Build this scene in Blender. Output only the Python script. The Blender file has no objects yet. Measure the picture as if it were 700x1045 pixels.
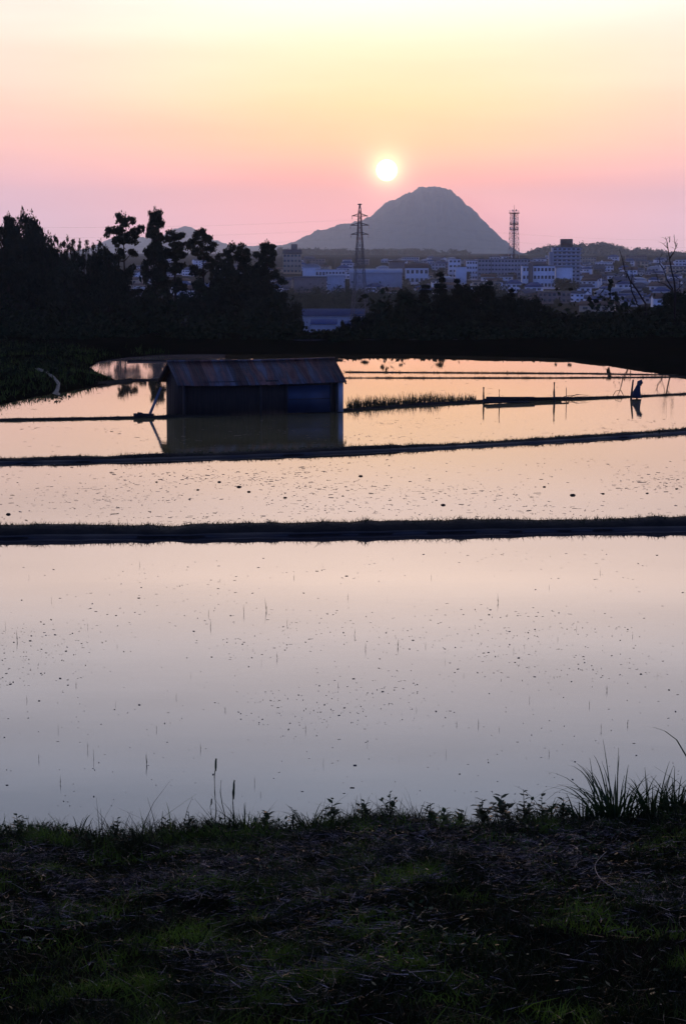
import bpy, math, random
import numpy as np
from mathutils import Vector, noise as mnoise
random.seed(7); RNG = np.random.default_rng(7)
S = bpy.context.scene
COL = S.collection
R = math.radians
# ---------------------------------------------------------------- camera model
CH, FPX, PCX, PCY = 8.0, 2100.0, 350.0, 522.5
TH = math.atan(264.5 / FPX)
cT, sT = math.cos(TH), math.sin(TH)
def ray(px, py):
    a = (px - PCX) / FPX; b = (PCY - py) / FPX
    return (a, cT + b * sT, b * cT - sT)
def gp(px, py, z=0.0):
    r = ray(px, py); t = (z - CH) / r[2]
    return (r[0] * t, r[1] * t, z)
def at(px, py, Y):
    r = ray(px, py); t = Y / r[1]
    return (r[0] * t, Y, CH + r[2] * t)
def srgb(r, g, b, k=1.0):
    f = lambda c: ((c / 255) / 12.92 if c / 255 <= 0.04045 else ((c / 255 + 0.055) / 1.055) ** 2.4) * k
    return (f(r), f(g), f(b), 1)
# ---------------------------------------------------------------- helpers
class MB:
    def __init__(s): s.v = []; s.f = []; s.q = []; s.n = 0
    def add(s, verts, faces):
        o = s.n; s.v.append(np.asarray(verts, dtype=float).reshape(-1, 3)); s.n += len(verts)
        for f in faces: s.f.append([i + o for i in f])
    def quads(s, arr):                       # (n,4,3)
        arr = np.asarray(arr, dtype=float); n = len(arr)
        s.v.append(arr.reshape(-1, 3)); s.q.append(np.arange(n * 4).reshape(n, 4) + s.n); s.n += n * 4
    def gridq(s, V, faces):
        s.v.append(V); s.q.append(faces + s.n); s.n += len(V)
    def box(s, c, d, rz=0.0, taper=1.0):
        x, y, z = d[0] / 2, d[1] / 2, d[2] / 2; P = []
        for k, t in ((-z, 1), (z, taper)):
            for i, j in ((-x, -y), (x, -y), (x, y), (-x, y)):
                i *= t; j *= t
                P.append((c[0] + i * math.cos(rz) - j * math.sin(rz), c[1] + i * math.sin(rz) + j * math.cos(rz), c[2] + k))
        s.add(P, [(3, 2, 1, 0), (4, 5, 6, 7), (0, 1, 5, 4), (1, 2, 6, 5), (2, 3, 7, 6), (3, 0, 4, 7)])
    def tube(s, pts, rad, n=6):
        pts = [Vector(p) for p in pts]
        if not hasattr(rad, '__len__'): rad = [rad] * len(pts)
        P = []; m = len(pts)
        for i, p in enumerate(pts):
            t = (pts[min(i + 1, m - 1)] - pts[max(i - 1, 0)]).normalized()
            u = t.cross(Vector((0, 0, 1)))
            if u.length < 1e-3: u = t.cross(Vector((1, 0, 0)))
            u.normalize(); w = t.cross(u)
            for k in range(n):
                a = 2 * math.pi * k / n
                P.append(tuple(p + (u * math.cos(a) + w * math.sin(a)) * rad[i]))
        F = []
        for i in range(m - 1):
            for k in range(n):
                a = i * n + k; b = i * n + (k + 1) % n
                F.append((a, b, b + n, a + n))
        F.append(tuple(range(n - 1, -1, -1))); F.append(tuple((m - 1) * n + k for k in range(n)))
        s.add(P, F)
    def build(s, name, mat, parent=None, smooth=False):
        me = bpy.data.meshes.new(name)
        V = np.concatenate(s.v) if s.v else np.zeros((0, 3))
        me.vertices.add(len(V)); me.vertices.foreach_set('co', V.ravel())
        Q = np.concatenate(s.q) if s.q else np.zeros((0, 4), dtype=int)
        loops = list(Q.ravel()); starts = list(range(0, len(Q) * 4, 4)); tot = [4] * len(Q)
        if len(s.f):
            c = len(loops)
            for f in s.f: starts.append(c); tot.append(len(f)); loops.extend(f); c += len(f)
        me.loops.add(len(loops)); me.polygons.add(len(starts))
        me.loops.foreach_set('vertex_index', np.array(loops, dtype=np.int32))
        me.polygons.foreach_set('loop_start', np.array(starts, dtype=np.int32))
        me.polygons.foreach_set('loop_total', np.array(tot, dtype=np.int32))
        if smooth: me.polygons.foreach_set('use_smooth', np.ones(len(starts), dtype=bool))
        me.update(calc_edges=True); me.validate()
        me.materials.append(mat)
        o = bpy.data.objects.new(name, me); COL.objects.link(o)
        if parent: o.parent = parent
        return o
def tag(o, label=None, cat=None, group=None, kind=None):
    if label: o['label'] = label
    if cat: o['category'] = cat
    if group: o['group'] = group
    if kind: o['kind'] = kind
    return o
def empty(name, loc=(0, 0, 0), rz=0.0):
    o = bpy.data.objects.new(name, None); COL.objects.link(o); o.location = loc; o.rotation_euler = (0, 0, rz)
    o.empty_display_size = 0.2
    return o
def copy_tree(o, parent=None):
    c = o.copy(); COL.objects.link(c); c.parent = parent
    for ch in KIDS.get(o.name, []): copy_tree(ch, c)
    return c
KIDS = {}
def reg(o): KIDS[o.name] = [c for c in COL.objects if c.parent == o]; [reg(c) for c in KIDS[o.name]]
def fbm(x, y, s=1.0, o=4, z=0.0):
    return mnoise.fractal(Vector((x * s, y * s, z)), 1.0, 2.0, o)
# vectorised value noise
_G = RNG.random((256, 256))
def vn(X, Y, s=1.0, octv=4):
    X = np.asarray(X, float) * s; Y = np.asarray(Y, float) * s; out = np.zeros(np.broadcast(X, Y).shape); a = 0.5
    for k in range(octv):
        xi = np.floor(X).astype(int); yi = np.floor(Y).astype(int); fx = X - xi; fy = Y - yi
        fx = fx * fx * (3 - 2 * fx); fy = fy * fy * (3 - 2 * fy)
        g = lambda i, j: _G[(xi + i) % 256, (yi + j) % 256]
        out += a * ((g(0, 0) * (1 - fx) + g(1, 0) * fx) * (1 - fy) + (g(0, 1) * (1 - fx) + g(1, 1) * fx) * fy)
        X = X * 2.03 + 17.1; Y = Y * 2.03 + 5.7; a *= 0.5
    return out      # about 0..0.94
# ---------------------------------------------------------------- materials
def mat(name, col, rough=0.8, vary=0.3, scale=3.0, col2=None, bump=0.0, bscale=None, spec=0.5, metal=0.0, trans=0.0, stretch=None, rand=0.0, p=(0.35, 0.65)):
    m = bpy.data.materials.new(name); m.use_nodes = True; nt = m.node_tree; N = nt.nodes; L = nt.links
    b = N['Principled BSDF']; b.inputs['Roughness'].default_value = rough; b.inputs['Metallic'].default_value = metal
    b.inputs['Specular IOR Level'].default_value = spec
    tc = N.new('ShaderNodeTexCoord'); src = tc.outputs['Object']
    if stretch:
        mp = N.new('ShaderNodeMapping'); mp.inputs['Scale'].default_value = stretch; L.new(src, mp.inputs[0]); src = mp.outputs[0]
    nz = N.new('ShaderNodeTexNoise'); nz.inputs['Scale'].default_value = scale; nz.inputs['Detail'].default_value = 6
    L.new(src, nz.inputs['Vector'])
    rp = N.new('ShaderNodeValToRGB'); c2 = col2 or tuple(c * (1 - vary) for c in col[:3])
    rp.color_ramp.elements[0].position = p[0]; rp.color_ramp.elements[1].position = p[1]
    rp.color_ramp.elements[0].color = (*c2[:3], 1); rp.color_ramp.elements[1].color = (*col[:3], 1)
    L.new(nz.outputs['Fac'], rp.inputs[0]); out = rp.outputs[0]
    if rand:
        oi = N.new('ShaderNodeObjectInfo'); mr = N.new('ShaderNodeMapRange')
        mr.inputs['To Min'].default_value = 1 - rand; mr.inputs['To Max'].default_value = 1 + rand
        L.new(oi.outputs['Random'], mr.inputs['Value'])
        hs = N.new('ShaderNodeHueSaturation'); L.new(mr.outputs[0], hs.inputs['Value']); L.new(out, hs.inputs['Color']); out = hs.outputs[0]
    L.new(out, b.inputs['Base Color'])
    if trans:
        tr = N.new('ShaderNodeBsdfTranslucent'); L.new(out, tr.inputs[0]); mx = N.new('ShaderNodeMixShader'); mx.inputs[0].default_value = trans
        L.new(b.outputs[0], mx.inputs[1]); L.new(tr.outputs[0], mx.inputs[2]); L.new(mx.outputs[0], N['Material Output'].inputs[0])
    if bump:
        n2 = N.new('ShaderNodeTexNoise'); n2.inputs['Scale'].default_value = bscale or scale * 4; n2.inputs['Detail'].default_value = 8
        L.new(src, n2.inputs['Vector']); bp = N.new('ShaderNodeBump'); bp.inputs['Strength'].default_value = 1; bp.inputs['Distance'].default_value = bump
        L.new(n2.outputs['Fac'], bp.inputs['Height']); L.new(bp.outputs[0], b.inputs['Normal'])
    return m
M = {}
M['leaf_dark'] = mat('dark_foliage', (0.024, 0.034, 0.018), 0.95, scale=0.6, vary=0.5, spec=0.02, rand=0.25)
M['leaf_mid'] = mat('shrub_foliage', (0.022, 0.032, 0.014), 0.95, scale=1.2, vary=0.5, spec=0.02, rand=0.25)
M['leaf_town'] = mat('town_foliage', (0.03, 0.045, 0.025), 0.9, scale=0.2, vary=0.4, spec=0.02, rand=0.3)
M['bark'] = mat('bark', (0.025, 0.02, 0.018), 0.9, scale=4, spec=0.1)
M['soil'] = mat('dike_soil', (0.035, 0.028, 0.02), 0.9, scale=1.5, col2=(0.02, 0.017, 0.012), bump=0.05, bscale=5, spec=0.2)
M['mud'] = mat('wet_mud', (0.03, 0.027, 0.025), 0.5, scale=1.5, bump=0.01, bscale=8, spec=0.5)
M['grass'] = mat('bank_grass', (0.11, 0.20, 0.02), 0.6, p=(0.50, 0.68), scale=1.6, col2=(0.010, 0.017, 0.005), trans=0.35, spec=0.15)
M['grass_far'] = mat('dike_grass', (0.03, 0.04, 0.015), 0.7, scale=1.3, trans=0.2, spec=0.1)
M['straw'] = mat('dry_straw', (0.42, 0.31, 0.25), 0.6, p=(0.50, 0.64), scale=9, col2=(0.03, 0.02, 0.015), spec=0.3)
M['weed'] = mat('weed_leaf', (0.035, 0.07, 0.015), 0.55, scale=5, vary=0.4, trans=0.25, spec=0.3)
M['seed'] = mat('seedling', (0.035, 0.05, 0.02), 0.6, scale=5, vary=0.4, spec=0.2)
M['debris'] = mat('floating_litter', (0.24, 0.19, 0.16), 0.8, scale=1.5, col2=(0.06, 0.05, 0.04), spec=0.2)
M['wood'] = mat('weathered_wood', (0.045, 0.038, 0.032), 0.85, scale=3, vary=0.5, stretch=(8, 8, 0.6), bump=0.01, bscale=6)
M['board'] = mat('dark_board_wall', (0.028, 0.018, 0.011), 0.85, scale=2, vary=0.5, stretch=(5, 5, 0.5), bump=0.01, bscale=8)
M['blue'] = mat('blue_sheet', (0.018, 0.038, 0.075), 0.5, scale=1.2, vary=0.35, bump=0.01, bscale=5)
M['bluecloth'] = mat('blue_cloth', (0.015, 0.03, 0.06), 0.8, scale=4, vary=0.4)
M['palepanel'] = mat('pale_panel', (0.14, 0.17, 0.21), 0.5, scale=1.2, vary=0.35, stretch=(1, 1, .4))
M['road'] = mat('road_asphalt', (0.05, 0.05, 0.055), 0.95, scale=0.7, vary=0.3, spec=0.05)
M['concrete'] = mat('channel_concrete', (0.12, 0.12, 0.12), 0.7, scale=2, vary=0.5)
M['steel_red'] = mat('red_painted_steel', (0.22, 0.035, 0.03), 0.5, scale=1, vary=0.2)
M['steel_white'] = mat('white_painted_steel', (0.45, 0.43, 0.42), 0.5, scale=1, vary=0.2)
M['steel'] = mat('galvanised_steel', (0.06, 0.06, 0.075), 0.6, scale=1, vary=0.2)
M['wire'] = mat('wire', (0.05, 0.05, 0.05), 0.6)
M['win'] = mat('dark_window_glass', (0.03, 0.04, 0.06), 0.15, scale=1)
M['w_white'] = mat('white_render', (0.78, 0.78, 0.80), 0.8, scale=0.4, vary=0.12, rand=0.12)
M['w_grey'] = mat('grey_render', (0.36, 0.38, 0.42), 0.8, scale=0.4, vary=0.15, rand=0.2)
M['w_tan'] = mat('tan_render', (0.40, 0.32, 0.22), 0.8, scale=0.4, vary=0.12, rand=0.12)
M['w_brown'] = mat('brown_render', (0.17, 0.13, 0.12), 0.8, scale=0.4, vary=0.15, rand=0.15)
M['r_slate'] = mat('slate_tiles', (0.07, 0.085, 0.12), 0.85, scale=0.8, vary=0.25, rand=0.25, spec=0.1)
M['r_blue'] = mat('blue_sheet_roof', (0.035, 0.08, 0.19), 0.85, scale=0.8, vary=0.2, rand=0.2, spec=0.1)
M['r_brown'] = mat('brown_tiles', (0.11, 0.06, 0.05), 0.85, scale=0.8, vary=0.2, rand=0.2, spec=0.1)
M['r_pale'] = mat('pale_metal_roof', (0.42, 0.44, 0.47), 0.85, scale=0.5, vary=0.15, rand=0.15)
M['r_dark'] = mat('dark_roof_box', (0.05, 0.055, 0.075), 0.6, scale=0.8, vary=0.2)
# rusty corrugated roof: rust streaks run down the slope (object Y), ribs across X
def rust_mat():
    m = bpy.data.materials.new('rusty_corrugated_iron'); m.use_nodes = True; nt = m.node_tree; N = nt.nodes; L = nt.links
    b = N['Principled BSDF']; b.inputs['Roughness'].default_value = 0.6; b.inputs['Metallic'].default_value = 0.0
    tc = N.new('ShaderNodeTexCoord'); mp = N.new('ShaderNodeMapping'); mp.inputs['Scale'].default_value = (1.5, 0.22, 0.22)
    L.new(tc.outputs['Object'], mp.inputs[0]); nz = N.new('ShaderNodeTexNoise'); nz.inputs['Scale'].default_value = 1.9; nz.inputs['Detail'].default_value = 5
    L.new(mp.outputs[0], nz.inputs['Vector']); rp = N.new('ShaderNodeValToRGB'); e = rp.color_ramp.elements
    e[0].position = 0.38; e[0].color = (0.10, 0.095, 0.11, 1); e[1].position = 0.62; e[1].color = (0.09, 0.032, 0.02, 1)
    k = e.new(0.47); k.color = (0.06, 0.042, 0.04, 1); k = e.new(0.55); k.color = (0.16, 0.075, 0.055, 1)
    L.new(nz.outputs['Fac'], rp.inputs[0])
    # sheet joints: each sheet is 0.75 m wide and has a tone of its own
    sx = N.new('ShaderNodeSeparateXYZ'); L.new(tc.outputs['Object'], sx.inputs[0])
    dv = N.new('ShaderNodeMath'); dv.operation = 'DIVIDE'; dv.inputs[1].default_value = 0.66; L.new(sx.outputs[0], dv.inputs[0])
    fl = N.new('ShaderNodeMath'); fl.operation = 'FLOOR'; L.new(dv.outputs[0], fl.inputs[0])
    wn = N.new('ShaderNodeTexWhiteNoise'); wn.noise_dimensions = '1D'; L.new(fl.outputs[0], wn.inputs['W'])
    mr = N.new('ShaderNodeMapRange'); mr.inputs['To Min'].default_value = 0.5; mr.inputs['To Max'].default_value = 1.6; L.new(wn.outputs['Value'], mr.inputs['Value'])
    hs = N.new('ShaderNodeHueSaturation'); L.new(mr.outputs[0], hs.inputs['Value']); L.new(rp.outputs[0], hs.inputs['Color']); L.new(hs.outputs[0], b.inputs['Base Color'])
    return m
M['rust'] = rust_mat()
def ground_mat():
    m = bpy.data.materials.new('earth_and_turf'); m.use_nodes = True; nt = m.node_tree; N = nt.nodes; L = nt.links
    b = N['Principled BSDF']; b.inputs['Roughness'].default_value = 1.0; b.inputs['Specular IOR Level'].default_value = 0.0
    g = N.new('ShaderNodeNewGeometry')
    n1 = N.new('ShaderNodeTexNoise'); n1.inputs['Scale'].default_value = 1.1; n1.inputs['Detail'].default_value = 8; L.new(g.outputs['Position'], n1.inputs['Vector'])
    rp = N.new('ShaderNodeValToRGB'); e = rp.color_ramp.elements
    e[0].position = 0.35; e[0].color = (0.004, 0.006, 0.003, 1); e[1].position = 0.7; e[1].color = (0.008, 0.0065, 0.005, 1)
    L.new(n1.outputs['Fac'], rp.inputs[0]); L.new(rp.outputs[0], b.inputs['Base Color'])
    n2 = N.new('ShaderNodeTexNoise'); n2.inputs['Scale'].default_value = 9; n2.inputs['Detail'].default_value = 8; L.new(g.outputs['Position'], n2.inputs['Vector'])
    bp = N.new('ShaderNodeBump'); bp.inputs['Distance'].default_value = 0.02; L.new(n2.outputs['Fac'], bp.inputs['Height']); L.new(bp.outputs[0], b.inputs['Normal'])
    return m
M['ground'] = ground_mat()
def hill_mat():
    m = bpy.data.materials.new('forested_hillside'); m.use_nodes = True; nt = m.node_tree; N = nt.nodes; L = nt.links
    b = N['Principled BSDF']; b.inputs['Roughness'].default_value = 0.9; b.inputs['Specular IOR Level'].default_value = 0.1
    g = N.new('ShaderNodeNewGeometry'); n1 = N.new('ShaderNodeTexNoise'); n1.inputs['Scale'].default_value = 0.012; n1.inputs['Detail'].default_value = 8
    L.new(g.outputs['Position'], n1.inputs['Vector']); rp = N.new('ShaderNodeValToRGB'); e = rp.color_ramp.elements
    e[0].position = 0.35; e[0].color = (0.025, 0.04, 0.02, 1); e[1].position = 0.65; e[1].color = (0.07, 0.09, 0.045, 1)
    L.new(n1.outputs['Fac'], rp.inputs[0]); L.new(rp.outputs[0], b.inputs['Base Color'])
    return m
M['hill'] = hill_mat()
def water_mat(name, bump, silt, rough=0.02):
    m = bpy.data.materials.new(name); m.use_nodes = True; nt = m.node_tree; N = nt.nodes; L = nt.links
    b = N['Principled BSDF']; b.inputs['IOR'].default_value = 1.36
    g = N.new('ShaderNodeNewGeometry')
    n0 = N.new('ShaderNodeTexNoise'); n0.inputs['Scale'].default_value = 0.25; n0.inputs['Detail'].default_value = 6; L.new(g.outputs['Position'], n0.inputs['Vector'])
    rp = N.new('ShaderNodeValToRGB'); e = rp.color_ramp.elements
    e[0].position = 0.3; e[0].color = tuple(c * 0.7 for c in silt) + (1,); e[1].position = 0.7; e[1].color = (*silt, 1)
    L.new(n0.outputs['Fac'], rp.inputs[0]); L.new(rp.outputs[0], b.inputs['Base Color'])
    mr = N.new('ShaderNodeMapRange'); mr.inputs['From Min'].default_value = 0.35; mr.inputs['From Max'].default_value = 0.75
    mr.inputs['To Min'].default_value = rough; mr.inputs['To Max'].default_value = rough * 2.5
    L.new(n0.outputs['Fac'], mr.inputs['Value']); L.new(mr.outputs[0], b.inputs['Roughness'])
    mp = N.new('ShaderNodeMapping'); mp.inputs['Scale'].default_value = (0.6, 1.0, 1.0); L.new(g.outputs['Position'], mp.inputs[0])
    n2 = N.new('ShaderNodeTexNoise'); n2.inputs['Scale'].default_value = 2.2; n2.inputs['Detail'].default_value = 5; L.new(mp.outputs[0], n2.inputs['Vector'])
    bp = N.new('ShaderNodeBump'); bp.inputs['Distance'].default_value = bump; L.new(n2.outputs['Fac'], bp.inputs['Height']); L.new(bp.outputs[0], b.inputs['Normal'])
    return m
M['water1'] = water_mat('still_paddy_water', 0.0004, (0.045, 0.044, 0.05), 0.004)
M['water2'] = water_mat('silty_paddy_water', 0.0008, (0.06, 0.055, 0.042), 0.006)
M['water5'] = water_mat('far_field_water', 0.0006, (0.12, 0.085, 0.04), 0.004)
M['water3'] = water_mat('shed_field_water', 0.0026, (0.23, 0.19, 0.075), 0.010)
# ---------------------------------------------------------------- layout lines (x, y in photo pixels, at water level)
A_LINE = [(-500, 553), (-120, 550), (0, 548.5), (120, 548), (250, 546.5), (350, 545), (480, 542.5), (600, 541), (700, 539.5), (820, 537), (1200, 530)]
B_LINE = [(-700, 480), (-150, 475), (0, 473), (120, 470.5), (240, 466.5), (350, 462), (450, 457.5), (560, 451), (640, 446), (700, 441.5), (800, 434), (1300, 412)]
C_LINE = [(-900, 436), (-150, 431.5), (0, 429.5), (80, 428), (163, 426.5), (260, 423), (352, 419.5), (420, 414.5), (490, 410.5), (585, 407.5), (640, 405.5), (700, 402.5), (800, 398), (1400, 380)]
D1 = [(352, 380), (420, 380.5), (520, 381), (600, 381.5), (690, 383)]
D2 = [(352, 386), (450, 386), (560, 386), (650, 385.5), (720, 384.5)]
E1 = [(118, 389.5), (140, 388.5), (165, 388)]
Z1, Z2, Z3, Z4 = 0.80, 0.45, 0.0, -0.05
def wl(line, z): return [gp(x, y, z) for x, y in line]
WA, WB, WC = wl(A_LINE, Z1), wl(B_LINE, Z2), wl(C_LINE, Z3)
def resamp(pts, step):
    pts = np.array(pts, float); d = np.r_[0, np.cumsum(np.linalg.norm(np.diff(pts, axis=0), axis=1))]
    n = max(2, int(d[-1] / step)); t = np.linspace(0, d[-1], n)
    return np.stack([np.interp(t, d, pts[:, k]) for k in range(3)], 1)
def yof(pts, x):
    p = np.array(pts); return np.interp(x, p[:, 0], p[:, 1])
# basin outline
shore_px = [(-60, 419), (0, 413), (30, 405.5), (60, 400), (100, 393.5), (121, 389.5), (113, 386), (100, 380.5), (91, 375), (102, 369), (128, 365), (165, 362), (250, 361.5), (350, 361), (450, 362), (560, 365), (600, 369), (640, 375), (670, 380), (705, 384.5), (760, 386), (1000, 388)]
shore = [gp(x, y, Z4)[:2] for x, y in shore_px]
poly = np.array([(-60, 24), (-58, 90), (-40, 100)] + shore + [(62, 110), (60, 24)])
def sdist(X, Y):
    X = np.asarray(X, float); Y = np.asarray(Y, float); d = np.full(X.shape, 1e9); ins = np.zeros(X.shape, bool); n = len(poly)
    for i in range(n):
        ax, ay = poly[i]; bx, by = poly[(i + 1) % n]; ex, ey = bx - ax, by - ay
        t = np.clip(((X - ax) * ex + (Y - ay) * ey) / (ex * ex + ey * ey), 0, 1)
        d = np.minimum(d, np.hypot(X - ax - t * ex, Y - ay - t * ey))
        c = ((ay > Y) != (by > Y)) & (X < (bx - ax) * (Y - ay) / (by - ay + 1e-12) + ax); ins ^= c
    return np.where(ins, -d, d)
ss = lambda a, b, x: (lambda t: t * t * (3 - 2 * t))(np.clip((x - a) / (b - a), 0, 1))
def crest(X): return 2.88 + 0.035 * X + 0.05 * np.sin(X * 1.7 + 1) + 0.03 * np.sin(X * 4.1) + 0.10 * ss(2.0, 3.2, X)
def gz(X, Y):
    X = np.asarray(X, float); Y = np.asarray(Y, float)
    sd = sdist(X, Y)
    n = vn(X + 500, Y + 500, 0.35)
    land = np.where(sd < 0, np.maximum(-0.5, sd * 0.5), np.minimum(sd * 0.2, 0.40 + 0.02 * sd)) + (n - 0.45) * np.clip(0.1 + sd * 0.08, 0, 0.5)
    land = np.where(sd < 0, np.minimum(land, -0.08), land)
    land = np.minimum(land, 2.0)
    # side land near the fields higher than the near terraces
    land = land + np.where((sd > 0) & (Y < 100), np.minimum(sd * 0.3, 1.5), 0)
    # far: fall to the town plain, then rise slowly to the horizon
    far = np.interp(Y, [0, 183, 203, 250, 330, 420, 800, 900, 1500, 2000, 2500, 3200, 4000, 6000, 20000], [1, 1, -1, -5.5, -12, -18, -29, -30, -22.5, -16, -9.5, -2, 0.5, 3, 3])
    far = far + (vn(X + 9000, Y, 0.004) - 0.47) * 6 * ss(900, 1500, Y)
    z = land * (1 - ss(180, 196, Y)) + far * ss(180, 196, Y)
    # near bank
    bump = (vn(X + 50, Y + 50, 1.0) - 0.47) * 0.20 + (vn(X + 80, Y + 10, 5.0) - 0.47) * 0.07
    zb = crest(X) + np.where(Y < 18, (18 - Y) * 0.172, -(Y - 18) * 0.55 - 0.05 * (Y - 18) ** 2)
    zb = np.maximum(zb, -0.6) + bump * ss(19.5, 17.5, Y) * 1.0 if False else np.maximum(zb, -0.6) + bump * (1 - ss(17.2, 18.6, Y)) + bump * 0.35 * ss(17.2, 18.6, Y) * (Y < 22)
    return np.where(Y < 26.5, np.where(np.abs(X) < 62, zb, np.maximum(zb, land)), z)
def gz1(x, y): return float(gz(np.array([x]), np.array([y]))[0])
# ---------------------------------------------------------------- ground sheet
rows = [-12, -6, -2, 1, 3, 5]; y = 6.0
while y < 24: rows.append(y); y += 0.14
while y < 90: rows.append(y); y += 1.0
while y < 260: rows.append(y); y += 0.8
while y < 17600: rows.append(y); y *= 1.025
rows = np.array(rows)
tt = np.concatenate([np.linspace(-1, -0.25, 36)[:-1], np.linspace(-0.25, 0.25, 190), np.linspace(0.25, 1, 36)[1:]])
half = np.maximum(30, rows * 0.9 + 20)
half = np.where(rows < 24, 34, half)
XX = tt[None, :] * half[:, None]; YY = np.repeat(rows[:, None], len(tt), 1)
ZZ = gz(XX, YY)
nr, nc = XX.shape
idx = np.arange(nr * nc).reshape(nr, nc)
F = np.stack([idx[:-1, :-1], idx[:-1, 1:], idx[1:, 1:], idx[1:, :-1]], -1).reshape(-1, 4)
g = MB(); g.gridq(np.stack([XX, YY, ZZ], -1).reshape(-1, 3), F)
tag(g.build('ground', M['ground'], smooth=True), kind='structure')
# ---------------------------------------------------------------- water sheets
def sheet(name, near, farl, z, m, nx=80):
    xs = np.linspace(-61, 61, nx); b = MB(); P = []
    for x in xs:
        y0 = near(x); y1 = farl(x); P += [(x, y0, z), (x, y1, z)]
    b.add(P, [(2 * i, 2 * i + 2, 2 * i + 3, 2 * i + 1) for i in range(nx - 1)])
    return tag(b.build(name, m), kind='structure')
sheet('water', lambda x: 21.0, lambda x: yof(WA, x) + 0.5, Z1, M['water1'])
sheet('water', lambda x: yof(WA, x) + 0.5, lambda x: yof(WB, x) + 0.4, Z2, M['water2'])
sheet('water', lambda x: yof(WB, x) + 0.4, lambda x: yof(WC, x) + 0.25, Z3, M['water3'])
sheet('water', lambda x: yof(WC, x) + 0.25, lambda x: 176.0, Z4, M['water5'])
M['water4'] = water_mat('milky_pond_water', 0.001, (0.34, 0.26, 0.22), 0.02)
b = MB(); pp = [gp(x, y_, Z4 + .012) for x, y_ in [(86, 375), (98, 368), (128, 364), (165, 361), (230, 361), (230, 387), (165, 388), (140, 388.5), (118, 389.6), (112, 386.5), (99, 381)]]
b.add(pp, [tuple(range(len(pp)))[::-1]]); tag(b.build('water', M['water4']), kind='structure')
# ---------------------------------------------------------------- dikes
fuzz = MB()
def strips(P0, D, Lg, W, bend, segs=3):
    """curved blades: P0 (n,3) base, D (n,3) unit direction, Lg (n), W (n), bend (n,3) offset at the tip -> quads (n*segs,4,3)"""
    n = len(P0); t = np.linspace(0, 1, segs + 1)
    side = np.cross(D, RNG.normal(size=(n, 3))); side /= np.linalg.norm(side, axis=1)[:, None] + 1e-9
    out = []
    C = [P0 + D * (Lg * a)[:, None] + bend * (a ** 2) for a in t]
    for k in range(segs):
        w0 = W * (1 - t[k]) * 0.5 + W * 0.08; w1 = W * (1 - t[k + 1]) * 0.5 + W * 0.08
        out.append(np.stack([C[k] - side * w0[:, None], C[k] + side * w0[:, None], C[k + 1] + side * w1[:, None], C[k + 1] - side * w1[:, None]], 1))
    return np.concatenate(out)
def dike(line, w, h, z, zfar, shelf=0.0, grass=60, gh=0.08, seed=0):
    P = resamp(line, 0.35); n = len(P)
    hh = h * (0.75 + 0.9 * (vn(P[:, 0] + seed * 3, P[:, 1], 0.09) - .42) + 0.5 * (vn(P[:, 0] + seed * 31, P[:, 1], 0.5) - 0.47) + 0.5 * (vn(P[:, 0] + seed * 7, P[:, 1], 2.5) - 0.47))
    jw = (vn(P[:, 0] + seed * 13, P[:, 1] + 40, 1.1) - 0.47) * w * 0.55 + (vn(P[:, 0] + seed * 5, P[:, 1], .12) - .47) * w * .7
    prof = [(-0.02 + 0 * hh, -0.3 + 0 * hh), (0.0 + jw, 0.01 + 0 * hh), (w * 0.18 + jw, hh * 0.75), (w * 0.32 + jw * .5, hh * 0.98), (w * 0.5, hh * 1.02), (w * 0.7, hh * 0.95), (w * 0.86, hh * 0.6), (w + 0 * hh, zfar - z - 0.35 + 0 * hh)]
    b = MB(); m = len(prof); V = np.zeros((n, m, 3))
    for k, (dy, dz) in enumerate(prof):
        V[:, k, 0] = P[:, 0]; V[:, k, 1] = P[:, 1] + dy; V[:, k, 2] = z + dz
    I = np.arange(n * m).reshape(n, m); F = np.stack([I[:-1, :-1], I[1:, :-1], I[1:, 1:], I[:-1, 1:]], -1).reshape(-1, 4)
    b.gridq(V.reshape(-1, 3), F)
    tag(b.build('earth_dike', M['soil'], smooth=True), kind='structure')
    if shelf:
        sj = shelf * (0.5 + 1.1 * vn(P[:, 0] + 3, P[:, 1] + seed, 0.8)); b = MB(); V = np.zeros((n, 4, 3))
        for k, (dy, dz) in enumerate([(-sj, -0.03), (-sj * 0.75, 0.03), (-0.02 + jw, 0.05), (0.06 + jw, 0.08)]):
            V[:, k, 0] = P[:, 0]; V[:, k, 1] = P[:, 1] + dy; V[:, k, 2] = z + dz
        I = np.arange(n * 4).reshape(n, 4); F = np.stack([I[:-1, :-1], I[1:, :-1], I[1:, 1:], I[:-1, 1:]], -1).reshape(-1, 4)
        b.gridq(V.reshape(-1, 3), F); tag(b.build('mud_edge', M['mud'], smooth=True), kind='structure')
    # grass tufts on it
    sel = np.where(np.abs(P[:, 0]) < P[:, 1] * 0.26 + 6)[0]
    if grass:
        N = int(len(sel) * 0.35 * grass); i = RNG.choice(sel, N); u = RNG.random(N)
        pz = np.interp(u, [0, .18, .32, .5, .7, .86, 1], [0, .75, .98, 1.02, .95, .6, -0.2]) * hh[i] * 0.97
        B = np.stack([P[i, 0] + RNG.uniform(-.18, .18, N), P[i, 1] + u * w * 0.95, z + pz], 1)
        D = RNG.normal(size=(N, 3)) * 0.45; D[:, 2] = 1; D /= np.linalg.norm(D, axis=1)[:, None]
        Lg = gh * RNG.uniform(0.4, 1.5, N) * (0.5 + 1.3 * vn(B[:, 0], B[:, 1], 1.7))
        bd = RNG.normal(size=(N, 3)) * (Lg * 0.35)[:, None]; bd[:, 2] = -np.abs(bd[:, 2]) * .6
        fuzz.quads(strips(B, D, Lg, np.full(N, 0.018), bd, 2))
dike(WA, 1.15, 0.26, Z1, Z2, 0.20, 160, 0.10, 1)
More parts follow.
